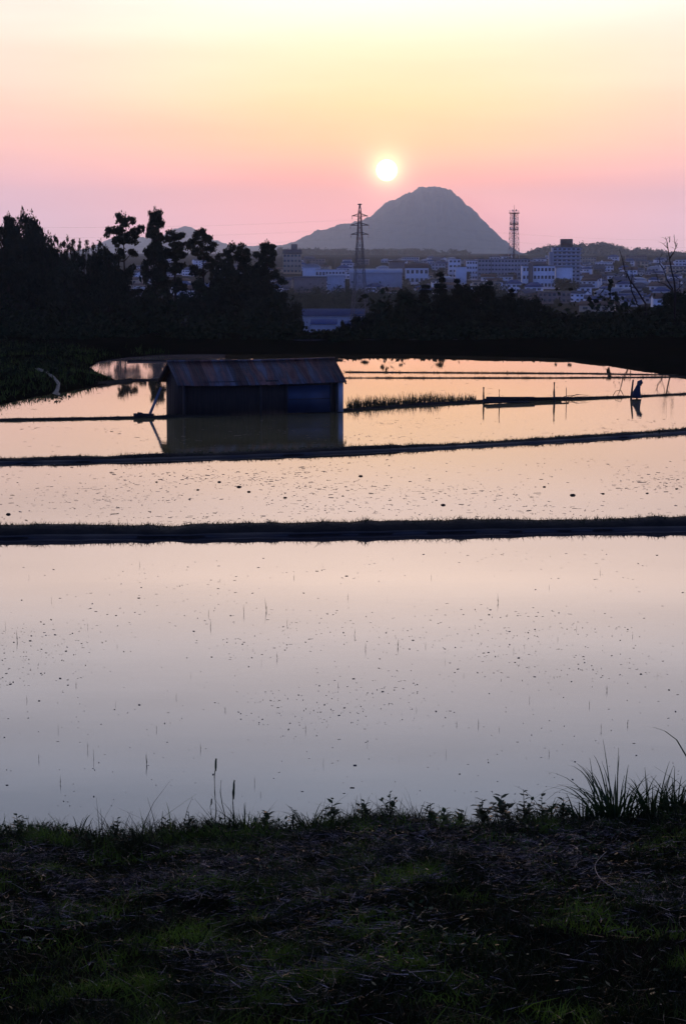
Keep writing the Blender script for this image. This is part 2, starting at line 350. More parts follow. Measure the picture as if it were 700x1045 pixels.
dike(WB, 0.9, 0.20, Z2, Z3, 0.16, 130, 0.09, 2)
dike(WC, 0.45, 0.12, Z3, Z4, 0.0, 60, 0.07, 3)
dike(wl(D1, Z4), 0.4, 0.06, Z4, Z4, 0, 60, 0.09, 4)
dike(wl(D2, Z4), 0.4, 0.07, Z4, Z4, 0, 60, 0.09, 5)
dike(wl(E1, Z4), 0.5, 0.13, Z4, Z4, 0, 60, 0.09, 6)
dike(wl([(100, 393.2), (116, 391), (135, 389.2)], Z4), 0.7, 0.2, Z4, Z4, 0, 60, 0.1, 7)
dike(wl([(130, 369.3), (200, 368.4), (350, 368)], Z4), 0.5, 0.14, Z4, Z4, 0, 60, 0.1, 8)
tag(fuzz.build('dike_grass', M['grass_far']), 'short dark grass growing along the earth dikes', 'grass', kind='stuff')
# ---------------------------------------------------------------- road beyond the fields and pale channel on the left
def ribbon(name, pts, w, m, dz=0.05, kerb=0):
    P = resamp(pts, 1.0); b = MB(); V = []
    for i in range(len(P)):
        t = P[min(i + 1, len(P) - 1)] - P[max(i - 1, 0)]; nrm = np.array([-t[1], t[0]]); nrm /= np.linalg.norm(nrm) + 1e-9
        for s_ in (-1, 1):
            x, y_ = P[i, 0] + nrm[0] * w / 2 * s_, P[i, 1] + nrm[1] * w / 2 * s_
            V.append((x, y_, P[i, 2] + dz)); V.append((x, y_, P[i, 2] - 0.6))
    n = len(P); Fc = []
    for i in range(n - 1):
        a = 4 * i; Fc += [(a, a + 2, a + 6, a + 4), (a, a + 4, a + 5, a + 1), (a + 2, a + 3, a + 7, a + 6)]
    b.add(V, Fc); return tag(b.build(name, m), kind='structure')
ribbon('road', [(-75, 172, 0.75), (-40, 175.5, 0.6), (-15, 178, 0.55), (10, 178, 0.55), (25, 176, 0.6), (45, 171, 0.8), (75, 164, 1.0)], 2.6, M['road'])
cx = [(lambda p: (p[0], p[1], gz1(p[0], p[1])))(gp(x, y, 0.35)) for x, y in [(38, 379), (47, 383), (54, 387), (60, 390), (59, 393), (52, 396)]]
ribbon('path', cx, 0.2, M['concrete'], 0.08)
# ---------------------------------------------------------------- shed
def make_shed():
    c0 = gp(187, 425.3, 0); yaw = R(20.5); t = empty('field_shed', (c0[0], c0[1], 0), yaw)
    L, W, E, Rg = 8.38, 3.0, 1.70, 2.58
    tag(t, 'low dark wooden shed with rusty corrugated roof standing in the flooded paddy', 'shed')
    b = MB(); n = 40   # walls of boards: front, back, two gables
    b.box((L / 2, 0.03, E / 2 - 0.15), (L, 0.06, E + 0.3)); b.box((L / 2, W - 0.03, E / 2 - 0.15), (L, 0.06, E + 0.3))
    for x in (0.03, L - 0.03):
        b.add([(x - .03, .061, -.3), (x + .03, .061, -.3), (x - .03, W - .061, -.3), (x + .03, W - .061, -.3), (x - .03, .061, E - .01), (x + .03, .061, E - .01), (x - .03, W - .061, E - .01), (x + .03, W - .061, E - .01), (x - .03, W / 2, Rg - .03), (x + .03, W / 2, Rg - .03)],
              [(0, 4, 8, 6, 2), (1, 3, 7, 9, 5), (0, 1, 5, 4), (2, 6, 7, 3), (4, 5, 9, 8), (8, 9, 7, 6), (0, 2, 3, 1)])
    k = 0.3
    while k < L: b.box((k, -0.011, E / 2 - .12), (0.035, 0.02, E + 0.2)); k += 0.31
    k = 0.3
    while k < W - .1: b.box((-0.011, k, E / 2 - .12), (0.02, 0.035, E + 0.2)); k += 0.3
    b.build('wall', M['board'], t)
    # corrugated roof, two slopes with slight sag and missing alignment between sheets
    def slope(side):
        b = MB(); x0, x1 = -0.35, L + 0.10; nx = 420; ov = 0.34
        xs = np.linspace(x0, x1, nx); shf = np.floor((xs - x0) / 0.66); jit = np.array([random.Random(int(s) * 7 + (0 if side < 0 else 99)).uniform(-1, 1) for s in shf])
        V = []
        for layer in (0, -0.025):
            for u in (0.0, 0.33, 0.66, 1.0):
                yv = W / 2 + side * (W / 2 + ov + 0.07 * jit * (u == 1.0)) * u
                zz = Rg + 0.06 - (Rg - E + (Rg - E) / (W / 2) * ov) * u
                zv = zz + 0.016 * np.sin((xs - x0) * 2 * math.pi / 0.11) + 0.02 * jit * u + layer - 0.05 * np.sin((xs - x0) / (x1 - x0) * math.pi) * 1.0
                V.append(np.stack([xs, np.full(nx, yv) if np.isscalar(yv) else yv + 0 * xs, zv], 1))
        V = np.concatenate(V); I = np.arange(8 * nx).reshape(8, nx); Fs = []
        for a, c in ((0, 1), (1, 2), (2, 3), (7, 6), (6, 5), (5, 4), (3, 7), (4, 0)):
            Fs.append(np.stack([I[a, :-1], I[a, 1:], I[c, 1:], I[c, :-1]], -1))
        b.gridq(V, np.concatenate(Fs)); return b.build('roof', M['rust'], t, smooth=False)
    r1 = slope(-1); r2 = slope(1)
    b = MB(); b.tube([(-0.38, W / 2, Rg + .08), (L / 2, W / 2, Rg + 0.035), (L + .13, W / 2, Rg + .08)], 0.06, 6); b.build('ridge_cap', M['rust'], t)
    for x in (-0.30, L + 0.05):
        for s_ in (-1, 1):
            b = MB(); b.tube([(x, W / 2, Rg - 0.02), (x, W / 2 + s_ * (W / 2 + .3), E - 0.24)], 0.05, 4); b.build('bargeboard', M['wood'], t)
    # blue sheet cladding, pale panel at the corner
    b = MB(); b.box((6.55, -0.045, 0.72), (2.25, 0.03, 1.36)); bs = b.build('blue_panel', M['blue'], t)
    b = MB(); b.box((5.38, -0.05, .75), (.07, .05, 1.5)); b.box((7.72, -0.05, .75), (.07, .05, 1.5)); b.box((6.55, -0.05, 1.45), (2.27, .05, .07)); b.box((6.55, -0.065, .72), (2.2, .02, .04)); b.build('panel_frame', M['wood'], bs)
    b = MB(); b.box((8.24, -0.06, 0.8), (0.27, 0.04, 1.55)); b.build('corner_sheet', M['steel_white'], t)
    for x in (0.05, 4.0, 8.02):
        b = MB(); b.box((x, -0.06, E / 2 - .1), (0.1, 0.09, E + 0.2)); b.build('post', M['wood'], t)
    b = MB(); b.box((L / 2 - .1, -0.035, E - 0.08), (L - .2, 0.05, 0.14)); b.build('eave_beam', M['wood'], t)
    return t
make_shed()
b = MB(); p0 = gp(152.5, 424.6, 0.05); p1 = at(164.5, 395.5, 101.3)
d = Vector(p1) - Vector(p0); b.tube([p0, p1], [0.085, 0.075], 4)
tag(b.build('leaning_plank', M['palepanel']), 'pale plank leaning against the left end of the dark shed', 'plank')
b = MB(); q = gp(147, 425, 0.06)
b.tube([(q[0] - 0.5, q[1], 0.1), (q[0] + 0.5, q[1] + 0.05, 0.12)], [0.13, 0.09], 6); b.tube([(q[0] - 0.3, q[1] - .1, 0.2), (q[0] - 0.05, q[1] - .1, 0.16)], [0.1, 0.1], 6)
tag(b.build('driftwood_log', M['wood']), 'short dark log lying on the thin dike left of the shed', 'log')
# ---------------------------------------------------------------- stakes, plank, covered post
def stake(px, ytop, ybase, r, label, lean=0.0, z=0.0):
    g0 = gp(px, ybase, z); top = at(px + lean, ytop, g0[1])
    b = MB(); mid = [(g0[k] + top[k]) / 2 + random.uniform(-.015, .015) for k in range(3)]
    b.tube([(g0[0], g0[1], z - 0.4), g0, mid, top], [r, r, r * .95, r * .8], 6)
    return tag(b.build('wooden_stake', M['wood']), label, 'stake', 'wooden stakes along the dike right of the shed')
stake(493.3, 395, 411.6, 0.055, 'thick dark stake at the left end of the fallen boards in the water')
stake(509.3, 397.5, 414.5, 0.028, 'thin stake in open water just right of the leftmost stake')
stake(565.3, 390, 410.3, 0.06, 'tallest thick stake near the right end of the fallen boards')
stake(577.5, 395.5, 411.5, 0.022, 'thinnest pale stake right of the tallest stake')
stake(643.5, 387.5, 407.5, 0.06, 'leaning stake beside the blue cloth bundle', lean=2.2)
b = MB()
for (x0, y0, x1, y1, w, hgt) in [(493, 410.3, 572, 407.4, .09, .16), (496, 409.9, 545, 409.0, .07, .26), (530, 409, 580, 407.6, .05, .20), (493, 411.0, 540, 410.2, .06, .10)]:
    a0 = gp(x0, y0 + 1.0, 0); a1 = gp(x1, y1 + 1.0, 0)
    b.tube([(a0[0], a0[1], hgt), ((a0[0] + a1[0]) / 2, (a0[1] + a1[1]) / 2, hgt - .03), (a1[0], a1[1], hgt - .05)], w, 5)
tag(b.build('fallen_boards', M['wood']), 'long dark boards lying on the dike between the two thick stakes', 'boards')
b = MB()
for (pts) in [[(560, 409.5), (585, 405.5), (597, 404.5)], [(562, 409), (578, 404), (590, 403)], [(575, 408), (588, 402.5), (600, 403.5)]]:
    b.tube([at(x, y_, 113.5) for x, y_ in pts], [.022, .016, .008], 4)
tag(b.build('fallen_branch', M['bark']), 'thin bare branch lying by the right end of the boards', 'branch')
t = empty('covered_post', gp(649.5, 406.8, 0)); tag(t, 'dark post wrapped in blue cloth with a hooked top beside leaning stake', 'covered post')
Yc = t.location.y; ref = Vector(t.location)
def loc(px, py, dy=0.0): v = Vector(at(px, py, Yc + dy)) - ref; return tuple(v)
b = MB(); b.tube([(0, 0, -.4), (0, 0, 0), loc(649.5, 400), loc(651, 391)], [.06, .06, .05, .05], 6); b.build('post', M['wood'], t)
b = MB(); b.tube([loc(648.6, 406), loc(648.8, 402), loc(650, 397.5), loc(651.2, 393)], [.30, .26, .17, .11], 9); b.build('cloth', M['bluecloth'], t)
b = MB(); b.tube([loc(651, 394), loc(652, 389.8), loc(653, 389), loc(654, 391.2), loc(653.5, 393.8)], [.10, .12, .13, .10, .05], 8); b.build('hood', M['r_dark'], t)
# arching stems in the water by the far dike
for k, pts in enumerate([[(625, 404), (628, 399), (633, 398), (636, 404)], [(629, 383), (638, 378), (645, 373)], [(630, 390), (626, 396), (624, 402)]][:1]):
    b = MB(); b.tube([at(x, y_, 116) for x, y_ in pts], .018, 4); tag(b.build('bent_stem', M['seed']), 'thin bent stem arching from the water left of the covered post', 'stem')
# ---------------------------------------------------------------- seedling bed by the shed (uncountable)
b = MB(); N = 1500; u = RNG.random(N)
px = 354 + u * 132; py = np.interp(px, [352, 420, 490], [419.5, 414.8, 410.8]) - RNG.random(N) ** 1.3 * 4.5 - 0.6
B = np.array([gp(a, c, Z4) for a, c in zip(px, py)]); D = RNG.normal(size=(N, 3)) * .22; D[:, 2] = 1; D /= np.linalg.norm(D, axis=1)[:, None]
Lg = RNG.uniform(.25, .62, N) * np.interp(px, [354, 380, 440, 486], [1.0, 1, 1.0, .45]) * (0.55 + .9 * vn(B[:, 0], B[:, 1], 1.5))
b.quads(strips(B, D, Lg, np.full(N, .03), RNG.normal(size=(N, 3)) * .05, 2))
tag(b.build('rice_seedlings', M['seed']), 'dense bed of young rice seedlings right of the shed', 'rice seedlings', kind='stuff')
# ---------------------------------------------------------------- floating litter
b = MB()
def litter(y0, y1, n, z, s0, s1, line=None):
    py = RNG.uniform(y0, y1, n * 3); px = RNG.uniform(-60, 760, n * 3)
    P = np.array([gp(a, c, z) for a, c in zip(px, py)]); dens = vn(P[:, 0] + 200, P[:, 1] + 100, 0.28)
    keep = RNG.random(n * 3) < np.clip((dens - .42) * 4.5, 0.10, 1) * 0.7; P = P[keep][:n]; n = len(P)
    a = RNG.uniform(0, math.pi, n); ln = RNG.uniform(s0, s1, n) * np.clip(P[:, 1] / 45, .5, 1.2) * (1 + .8 * (RNG.random(n) > .97)); wd = ln * RNG.uniform(.06, .3, n)
    ux = np.stack([np.cos(a), np.sin(a), 0 * a], 1); uy = np.stack([-np.sin(a), np.cos(a), 0 * a], 1)
    up = np.stack([0 * a, 0 * a, 0.003 + RNG.random(n) ** 4 * 0.010], 1)
    c = [P + ux * (ln * i)[:, None] * .5 + uy * (wd * j)[:, None] * .5 for i, j in ((-1, -.4), (-.2, -1), (1, .2), (.1, 1))]
    top = [q + up for q in c]; bot = [q - np.array([0, 0, .01]) for q in c]
    b.quads(np.stack(top, 1))
    for k in range(4): b.quads(np.stack([bot[k], bot[(k + 1) % 4], top[(k + 1) % 4], top[k]], 1))
litter(560, 835, 1700, Z1, .015, .065); litter(468, 536, 1100, Z2, .03, .14); litter(428, 462, 500, Z3, .05, .2); litter(388, 420, 250, Z4, .06, .25)
litter(476, 500, 500, Z2, .03, .13); litter(640, 835, 1500, Z1, .015, .04); litter(470, 536, 900, Z2, .02, .07); litter(425, 462, 900, Z3, .02, .08)
tag(b.build('floating_litter', M['debris']), 'dark straw bits floating on the flooded fields', 'floating debris', kind='stuff')
# mud clods standing out of the second field
cl_px = [(202, 500), (224, 492), (244, 497), (254, 502), (291, 508), (9, 525), (160, 492), (584, 505.5), (452, 515.5), (615, 504), (660, 503.5), (690, 499), (555, 497), (368, 486)]
def clod(px, py, s):
    p = gp(px, py, Z2); b = MB(); rr = random.Random(px)
    V = []; nn = 7
    for k, (zz, r_) in enumerate([(-.03, 1.0), (.3, .95), (.7, .6)]):
        for i in range(nn):
            a = 2 * math.pi * i / nn; r2 = s * r_ * rr.uniform(.75, 1.2); V.append((math.cos(a) * r2 * 1.5, math.sin(a) * r2, zz * s))
    V.append((0, 0, s * .85)); Fc = []
    for k in range(2):
        for i in range(nn): Fc.append((k * nn + i, k * nn + (i + 1) % nn, (k + 1) * nn + (i + 1) % nn, (k + 1) * nn + i))
    for i in range(nn): Fc.append((2 * nn + i, 2 * nn + (i + 1) % nn, 3 * nn))
    b.add(V, Fc); o = b.build('mud_clod', M['soil']); o.location = p; return o
for i, (x, y_) in enumerate(cl_px):
    big = (x == 584); side = 'left' if x < 240 else ('middle' if x < 460 else 'right')
    o = clod(x, y_, .06 if big else random.uniform(.03, .055))
    tag(o, 'largest flat mud clod in the second flooded field' if big else 'small dark mud clod poking from the water in the %s of the second field' % side, 'mud clod', 'mud clods in the second flooded field' if big else 'mud clods in the %s of the second field' % side)
# single seedlings of the near field
seed_px = [(18, 654, 18), (6, 640, 12), (78, 700, 9), (40, 775, 12), (62, 800, 16), (90, 765, 14), (150, 780, 22), (96, 775, 18), (18, 840, 12), (215, 640, 14), (272, 623, 22), (249, 626, 15), (213, 627, 10), (267, 677, 9), (283, 672, 12), (293, 637, 10), (143, 577, 9), (53, 613, 8), (266, 812, 9), (330, 780, 12), (312, 745, 12), (260, 800, 14), (355, 610, 9), (362, 648, 12), (373, 663, 13), (395, 612, 6), (406, 660, 14), (434, 660, 8), (508, 615, 16), (480, 540 + 20, 0), (524, 665, 8), (535, 660, 6), (454, 676, 8), (619, 705, 12), (601, 720, 10), (509, 745, 8), (613, 745, 12), (473, 690, 6), (407, 775, 8), (466, 740, 9), (569, 653, 7), (612, 585, 8), (588, 642, 7), (488, 740, 12), (455, 770, 11), (640, 740, 11), (28, 715, 10), (118, 720, 8), (180, 712, 9), (160, 745, 10), (195, 690, 7), (230, 725, 9), (345, 700, 8), (425, 725, 8), (540, 715, 9), (560, 770, 11), (670, 690, 8), (645, 650, 7), (90, 640, 8), (120, 660, 7), (60, 745, 11), (205, 765, 12), (375, 760, 9), (300, 590, 7), (440, 590, 7), (560, 600, 7), (30, 590, 7)]
seed_px = [s for s in seed_px if s[2] > 0]
def seedling_mesh(v):
    rr = np.random.default_rng(v); n = rr.integers(1, 5); b = MB()
    for k in range(n):
        l = 1.0 if k == 0 else rr.uniform(.3, .8); d = np.array([[rr.normal() * (.05 if k == 0 else .3), rr.normal() * .1, 1.0]]); d /= np.linalg.norm(d)
        pts = [(rr.normal() * .03 if j == 0 else 0, 0, 0) for j in range(1)]
        P = [(d[0, 0] * l * t_ + rr.normal() * .02, d[0, 1] * l * t_, l * t_) for t_ in (-.15, 0, .35, .7, 1.0)]
        b.tube(P, [.022, .022, .02, .015, .006], 4)
    return b
sm = []
for v in range(6):
    o = seedling_mesh(v).build('rice_seedling', M['seed']); sm.append(o)
used = [False] * 6
for i, (x, y_, h) in enumerate(seed_px):
    v = i % 6
    if used[v]: o = sm[v].copy(); COL.objects.link(o)
    else: o = sm[v]; used[v] = True
    p = gp(x, y_, Z1); o.location = p; hh = h * p[1] / 2100 * .62
    o.scale = (hh * .8 if v else hh * .5, hh * .8, hh); o.rotation_euler = (0, 0, random.uniform(0, 6.28))
    band = 'far' if y_ < 640 else ('middle' if y_ < 715 else 'near'); side = 'left' if x < 233 else ('centre' if x < 467 else 'right')
    ht = 'tall' if h >= 14 else ('short' if h < 9 else 'medium')
    tag(o, '%s lone rice seedling in the %s %s of the nearest flooded field' % (ht, band, side), 'rice seedling', '%s seedlings in the %s %s of the nearest field' % (ht, band, side))
# ---------------------------------------------------------------- near bank grass and straw
def bank_pts(n, x0=-9.5, x1=9.5, y0=6.5, y1=20.5, f=None):
    X = RNG.uniform(x0, x1, n * 2); Y = RNG.uniform(y0, y1, n * 2)
    k = np.abs(X) < Y * 0.19 + 4.0
    if f is not None: k &= RNG.random(n * 2) < f(X, Y)
    X = X[k][:n]; Y = Y[k][:n]; return X, Y, gz(X, Y)
b = MB()
fg = lambda X, Y: np.clip((vn(X + 33, Y + 71, .9) - .40) * 5, .40, 1)
X, Y, Z = bank_pts(300000, f=fg); n = len(X)
D = RNG.normal(size=(n, 3)) * .35; D[:, 2] = 1; D /= np.linalg.norm(D, axis=1)[:, None]
Lg = RNG.uniform(.03, .13, n) * (.4 + 1.5 * vn(X, Y, 1.2)); bd = RNG.normal(size=(n, 3)) * (Lg * .4)[:, None]; bd[:, 2] = -np.abs(bd[:, 2])
b.quads(strips(np.stack([X, Y, Z - .01], 1), D, Lg, RNG.uniform(.004, .009, n), bd, 2))
# taller bright fringe on the crest, patchy
N = 42000; X = RNG.uniform(-7.5, 7.5, N); Y = 17.9 + RNG.normal(size=N) * .45 - .25
dn = np.clip((vn(X + 12, Y * .3 + 3, 1.1) - .30) * 2.6, .12, 1) * np.interp(X, [-8, -.4, .4, 8], [1.0, 1.0, .6, .6]); k = RNG.random(N) < dn; X, Y = X[k], Y[k]; Z = gz(X, Y); n = len(X)
D = RNG.normal(size=(n, 3)) * .28; D[:, 2] = 1; D /= np.linalg.norm(D, axis=1)[:, None]
tall = np.where(RNG.random(n) > .97, 2.0, 1.0)
Lg = RNG.uniform(.06, .23, n) * (.25 + 1.5 * vn(X + 5, Y * 0, 2.3)) * tall; bd = RNG.normal(size=(n, 3)) * (Lg * .4)[:, None]; bd[:, 2] = -np.abs(bd[:, 2]) * .7
b.quads(strips(np.stack([X, Y, Z - .01], 1), D, Lg, RNG.uniform(.006, .012, n), bd, 3))
tag(b.build('bank_grass', M['grass']), 'dark green grass growing over the near bank', 'grass', kind='stuff')
b = MB()
fs = lambda X, Y: np.clip((vn(X + 133, Y + 171, .7) - .36) * 4, .06, 1) * (1 - .75 * ss(16.5, 17.6, Y))
X, Y, Z = bank_pts(95000, y1=18.6, f=fs); n = len(X)
a = RNG.uniform(0, 2 * math.pi, n); D = np.stack([np.cos(a), np.sin(a), RNG.normal(size=n) * .22], 1); D /= np.linalg.norm(D, axis=1)[:, None]
Lg = RNG.uniform(.05, .22, n); D[:, 2] -= D[:, 1] * .17
b.quads(strips(np.stack([X, Y, Z + RNG.uniform(.005, .05, n)], 1), D, Lg, RNG.uniform(.003, .006, n), RNG.normal(size=(n, 3)) * (Lg * .25)[:, None] * np.array([1, 1, .3]), 3))
tag(b.build('dry_straw', M['straw']), 'dead straw and stalks strewn over the near bank', 'straw', kind='stuff')
# low broad-leaved ground cover on the crest and in patches down the bank
b = MB(); N = 26000; X = RNG.uniform(-8, 8, N); Y = np.where(RNG.random(N) < .45, 17.75 + RNG.normal(size=N) * .35, RNG.uniform(7, 18, N))
k = RNG.random(N) < np.clip((vn(X + 77, Y + 31, .8) - .5) * 7, .02, 1) * np.where(Y > 17, .75, .8); X, Y = X[k], Y[k]; n = len(X)
P = np.stack([X, Y, gz(X, Y) + RNG.uniform(.01, .10, n) * (.5 + vn(X, Y, 2.0))], 1); a = RNG.uniform(0, 6.283, n); d = np.stack([np.cos(a), np.sin(a), RNG.uniform(-.2, .9, n)], 1); d /= np.linalg.norm(d, axis=1)[:, None]
sd = np.cross(d, RNG.normal(size=(n, 3)) * .4 + np.array([0, 0, 1])); sd /= np.linalg.norm(sd, axis=1)[:, None]; l = RNG.uniform(.02, .055, n)[:, None]
b.quads(np.stack([P, P + d * l * .45 - sd * l * .3, P + d * l, P + d * l * .45 + sd * l * .3], 1))
tag(b.build('ground_cover', M['weed']), 'low broad-leaved weeds spread over the near bank', 'ground cover', kind='stuff')
# ---------------------------------------------------------------- plants on the crest
def blade_tube(b, pts, w):
    """flat curved blade along a polyline"""
    pts = [np.array(p) for p in pts]; sd = np.array([1, 0.35, 0]); sd = sd / np.linalg.norm(sd); n = len(pts); V = []
    for i, p in enumerate(pts):
        t = i / (n - 1); ww = w * (1 - t ** 1.6) * .5 + .0012; V += [p - sd * ww, p + np.array([0, ww * .5, 0]), p + sd * ww]
    Fc = []
    for i in range(n - 1): a = 3 * i; Fc += [(a, a + 1, a + 4, a + 3), (a + 1, a + 2, a + 5, a + 4)]
    b.add(V, Fc)
def crest_pos(px, dy=0.0):
    Y = 17.95 + dy; X = (px - 350) / 2100 * Y * 1.03; return X, Y, gz1(X, Y)
def clump(px, n, hmin, hmax, spread, lean, label, dy=0, name='sedge_clump', w=.017, cat='grass clump', group=None):
    X, Y, Z = crest_pos(px, dy); t = empty(name, (X, Y, Z)); tag(t, label, cat, group); b = MB(); rr = random.Random(int(px))
    for k in range(n):
        a = rr.uniform(0, 6.283); r = spread * rr.random(); x0 = math.cos(a) * r; y0 = math.sin(a) * r * .6; h = rr.uniform(hmin, hmax)
        dx = math.cos(a) * lean * rr.uniform(.1, 1.9) * h + rr.gauss(0, .05) * h; dyy = math.sin(a) * lean * .6 * h; dr = (.15 + .75 * rr.random()) * abs(dx) * 1.1 + rr.uniform(0, .15) * h
        pts = [(x0 + dx * (s_ ** 1.5), y0 + dyy * s_, h * (s_ - 0) - dr * s_ ** 3) for s_ in [i / 7 for i in range(8)]]
        blade_tube(b, pts, w * rr.uniform(.7, 1.2))
    o = b.build('blades', M['weed'], t); return t, b
clump(628, 80, .22, .68, .24, .85, 'large arching sedge clump on the right end of the bank crest')
clump(664, 46, .18, .56, .18, .75, 'smaller upright sedge clump at the right of the large arching one', dy=.1)
clump(596, 24, .10, .30, .12, .8, 'small leaning sedge tuft left of the large arching clump', dy=-.1)
clump(690, 40, .15, .38, .15, .6, 'dark sedge tuft at the extreme right edge of the bank crest', dy=.05)
t = empty('arching_blade', crest_pos(712)); tag(t, 'long single grass blade arching over the water at the right edge', 'grass blade')
b = MB(); rf = np.array(t.location); P = [rf] + [np.array(at(x, y_, 17.9)) for x, y_ in [(710, 800), (700, 772), (690, 755), (678, 746), (666, 742), (655, 742.5)]]
blade_tube(b, [p - rf for p in P], .016); b.build('blades', M['weed'], t)
# thin horsetail-like stalks
def stalk(px, ytop, lean, label, thick, head):
    X, Y, Z = crest_pos(px); t = empty('tall_stalk', (X, Y, Z)); tag(t, label, 'stalk', 'thin stalks on the bank left of centre'); rf = np.array((X, Y, Z)); T = np.array(at(px + lean, ytop, Y)) - rf
    P = [tuple(T * s_ + np.array([0.012 * math.sin(s_ * 7), 0, 0])) for s_ in (-.03, .25, .5, .75, 1)]
    b = MB(); b.tube(P, [thick, thick, thick * .9, thick * .8, thick * .5], 5); b.build('stem', M['weed'], t)
    if head:
        b = MB(); q = T * (1 - head); b.tube([tuple(q), tuple(q + (T - q) * .3), tuple(q + (T - q) * .8), tuple(T * 1.01)], [thick, thick * 1.9, thick * 1.7, .001], 6); b.build('seed_head', M['weed'], t)
stalk(219.5, 774, 1, 'tallest dark stalk on the bank with a slender head', .0055, .18)
stalk(230, 796, -5, 'left-leaning bare stalk between the tall stalk and the thick-headed one', .0045, 0)
stalk(238, 796, 1, 'upright stalk with the thickest dark seed head left of centre', .0055, .4)
stalk(216, 815, 0, 'short thin stalk at the foot of the tallest stalk', .004, .2)
# broad-leaved weeds
def weed(px, h, nleaf, ll, label, dy=0.0, branch=2):
    X, Y, Z = crest_pos(px, dy); t = empty('leafy_weed', (X, Y, Z)); tag(t, label, 'weed', 'leafy weeds along the bank crest'); rr = random.Random(int(px) * 3 + 1)
    sb = MB(); lb = MB()
    for s_ in range(branch + 1):
        hx = rr.gauss(0, .3) * h if s_ else rr.gauss(0, .08) * h; H = h if s_ == 0 else h * rr.uniform(.5, .85); hy = rr.gauss(0, .1) * h; x0 = 0.0
        P = [np.array((x0 + hx * u ** 1.3, hy * u, H * u)) for u in (0, .25, .5, .75, 1)]
        sb.tube([tuple(p) for p in P], [.006, .005, .004, .003, .002], 4)
        for k in range(nleaf):
            u = .18 + .82 * (k + rr.random()) / nleaf; c = np.array((x0 + hx * u ** 1.3, hy * u, H * u)); a = k * 2.4 + rr.random(); l = ll * 1.35 * rr.uniform(.6, 1.15) * (1.15 - .5 * u)
            d = np.array((math.cos(a), math.sin(a) * .8, rr.uniform(.1, .9))); d /= np.linalg.norm(d); sd = np.cross(d, (0, 0, 1)); sd /= np.linalg.norm(sd) + 1e-6; nn = np.cross(sd, d)
            w = l * .28; V = [c, c + d * l * .3 - sd * w, c + d * l * .3 + sd * w, c + d * l * .3 + nn * w * -.25, c + d * l * .65 - sd * w * .85 - nn * w * .2, c + d * l * .65 + sd * w * .85 - nn * w * .2, c + d * l * .65 - nn * w * .4, c + d * l - nn * w * .9]
            lb.add(V, [(0, 1, 3), (0, 3, 2), (1, 4, 6, 3), (3, 6, 5, 2), (4, 7, 6), (6, 7, 5)])
    sb.build('stem', M['weed'], t); lb.build('leaves', M['weed'], t)
for a in [(20, .16, 7, .07, 'low leafy weed at the far left of the bank crest'), (120, .22, 9, .07, 'bushy weed on the left third of the bank crest'), (135, .14, 6, .06, 'small weed just right of the bushy left weed'),
          (168, .19, 8, .06, 'narrow upright weed left of the tall stalks'), (194, .20, 8, .06, 'dense dark weed directly left of the tallest stalk'), (274, .16, 8, .07, 'rounded weed right of the thin stalks'),
          (300, .18, 6, .06, 'spindly weed left of the bank centre'), (338, .24, 8, .08, 'broad-leaved weed standing at the centre of the bank crest'), (372, .16, 7, .07, 'low weed just right of the bank centre'),
          (398, .22, 9, .06, 'tall narrow weed right of centre'), (440, .18, 10, .06, 'dense star-shaped weed below the open water right of centre'), (452, .14, 6, .07, 'short weed with wide leaves beside the star-shaped one'),
          (470, .16, 8, .06, 'small weed between the star-shaped weed and the tangle'), (492, .26, 10, .08, 'leafy weed at the left of the tangled patch'), (512, .26, 10, .09, 'large-leaved weed in the middle of the tangled patch'),
          (534, .30, 9, .07, 'tallest weed of the tangled patch'), (552, .24, 9, .07, 'weed at the right of the tangled patch'), (574, .20, 8, .08, 'dark weed just left of the small sedge tuft')]:
    weed(*a, branch=3 if a[0] > 430 else 2)
clump(165, 22, .1, .28, .10, .6, 'thin grass tuft rising beside the narrow upright weed', name='grass_tuft', w=.009, group='grass tufts on the crest')
clump(80, 18, .08, .24, .10, .9, 'sparse low grass tuft near the left end of the crest', name='grass_tuft', w=.008, group='grass tufts on the crest')
clump(250, 26, .1, .25, .14, .6, 'bright grass tuft just right of the stalks', name='grass_tuft', w=.008, group='grass tufts on the crest')
clump(316, 30, .1, .32, .14, .7, 'bright grass tuft left of the central broad-leaved weed', name='grass_tuft', w=.008, group='grass tufts on the crest')
clump(560, 16, .15, .36, .10, 1.1, 'wiry grass tuft arching above the tangled weeds', name='grass_tuft', w=.007, group='grass tufts on the crest')
# larger pale dead stalks on the bank, seen one by one
for i, pts in enumerate([[(618, 830 + 42), (607, 884), (612, 898), (628, 912)], [(270, 945), (274, 936), (279, 938)]]):
    W3 = []
    for x, y_ in pts:
        r = ray(x, y_); tt_ = 9.0
        for _ in range(60):
            if CH + r[2] * tt_ < gz1(r[0] * tt_, r[1] * tt_) + .05: break
            tt_ += .15
        W3.append((r[0] * tt_, r[1] * tt_, gz1(r[0] * tt_, r[1] * tt_) + .06))
    W3 = [tuple(w) for w in W3]; Q = []
    for k in range(len(W3) - 1):
        q0, q1, q2, q3 = [np.array(W3[min(max(k + m_, 0), len(W3) - 1)]) for m_ in (-1, 0, 1, 2)]
        for u in (0, .25, .5, .75): Q.append(tuple(.5 * (2 * q1 + (q2 - q0) * u + (2 * q0 - 5 * q1 + 4 * q2 - q3) * u * u + (3 * q1 - q0 - 3 * q2 + q3) * u ** 3)))
    b = MB(); b.tube(Q + [W3[-1]], .0032, 4)
    tag(b.build('dead_stalk', M['concrete']), ['longest pale curled dead stalk on the right of the dark bank', 'short crooked pale twig beside the stalk left of centre'][i], 'dead stalk', 'pale dead stalks on the bank')
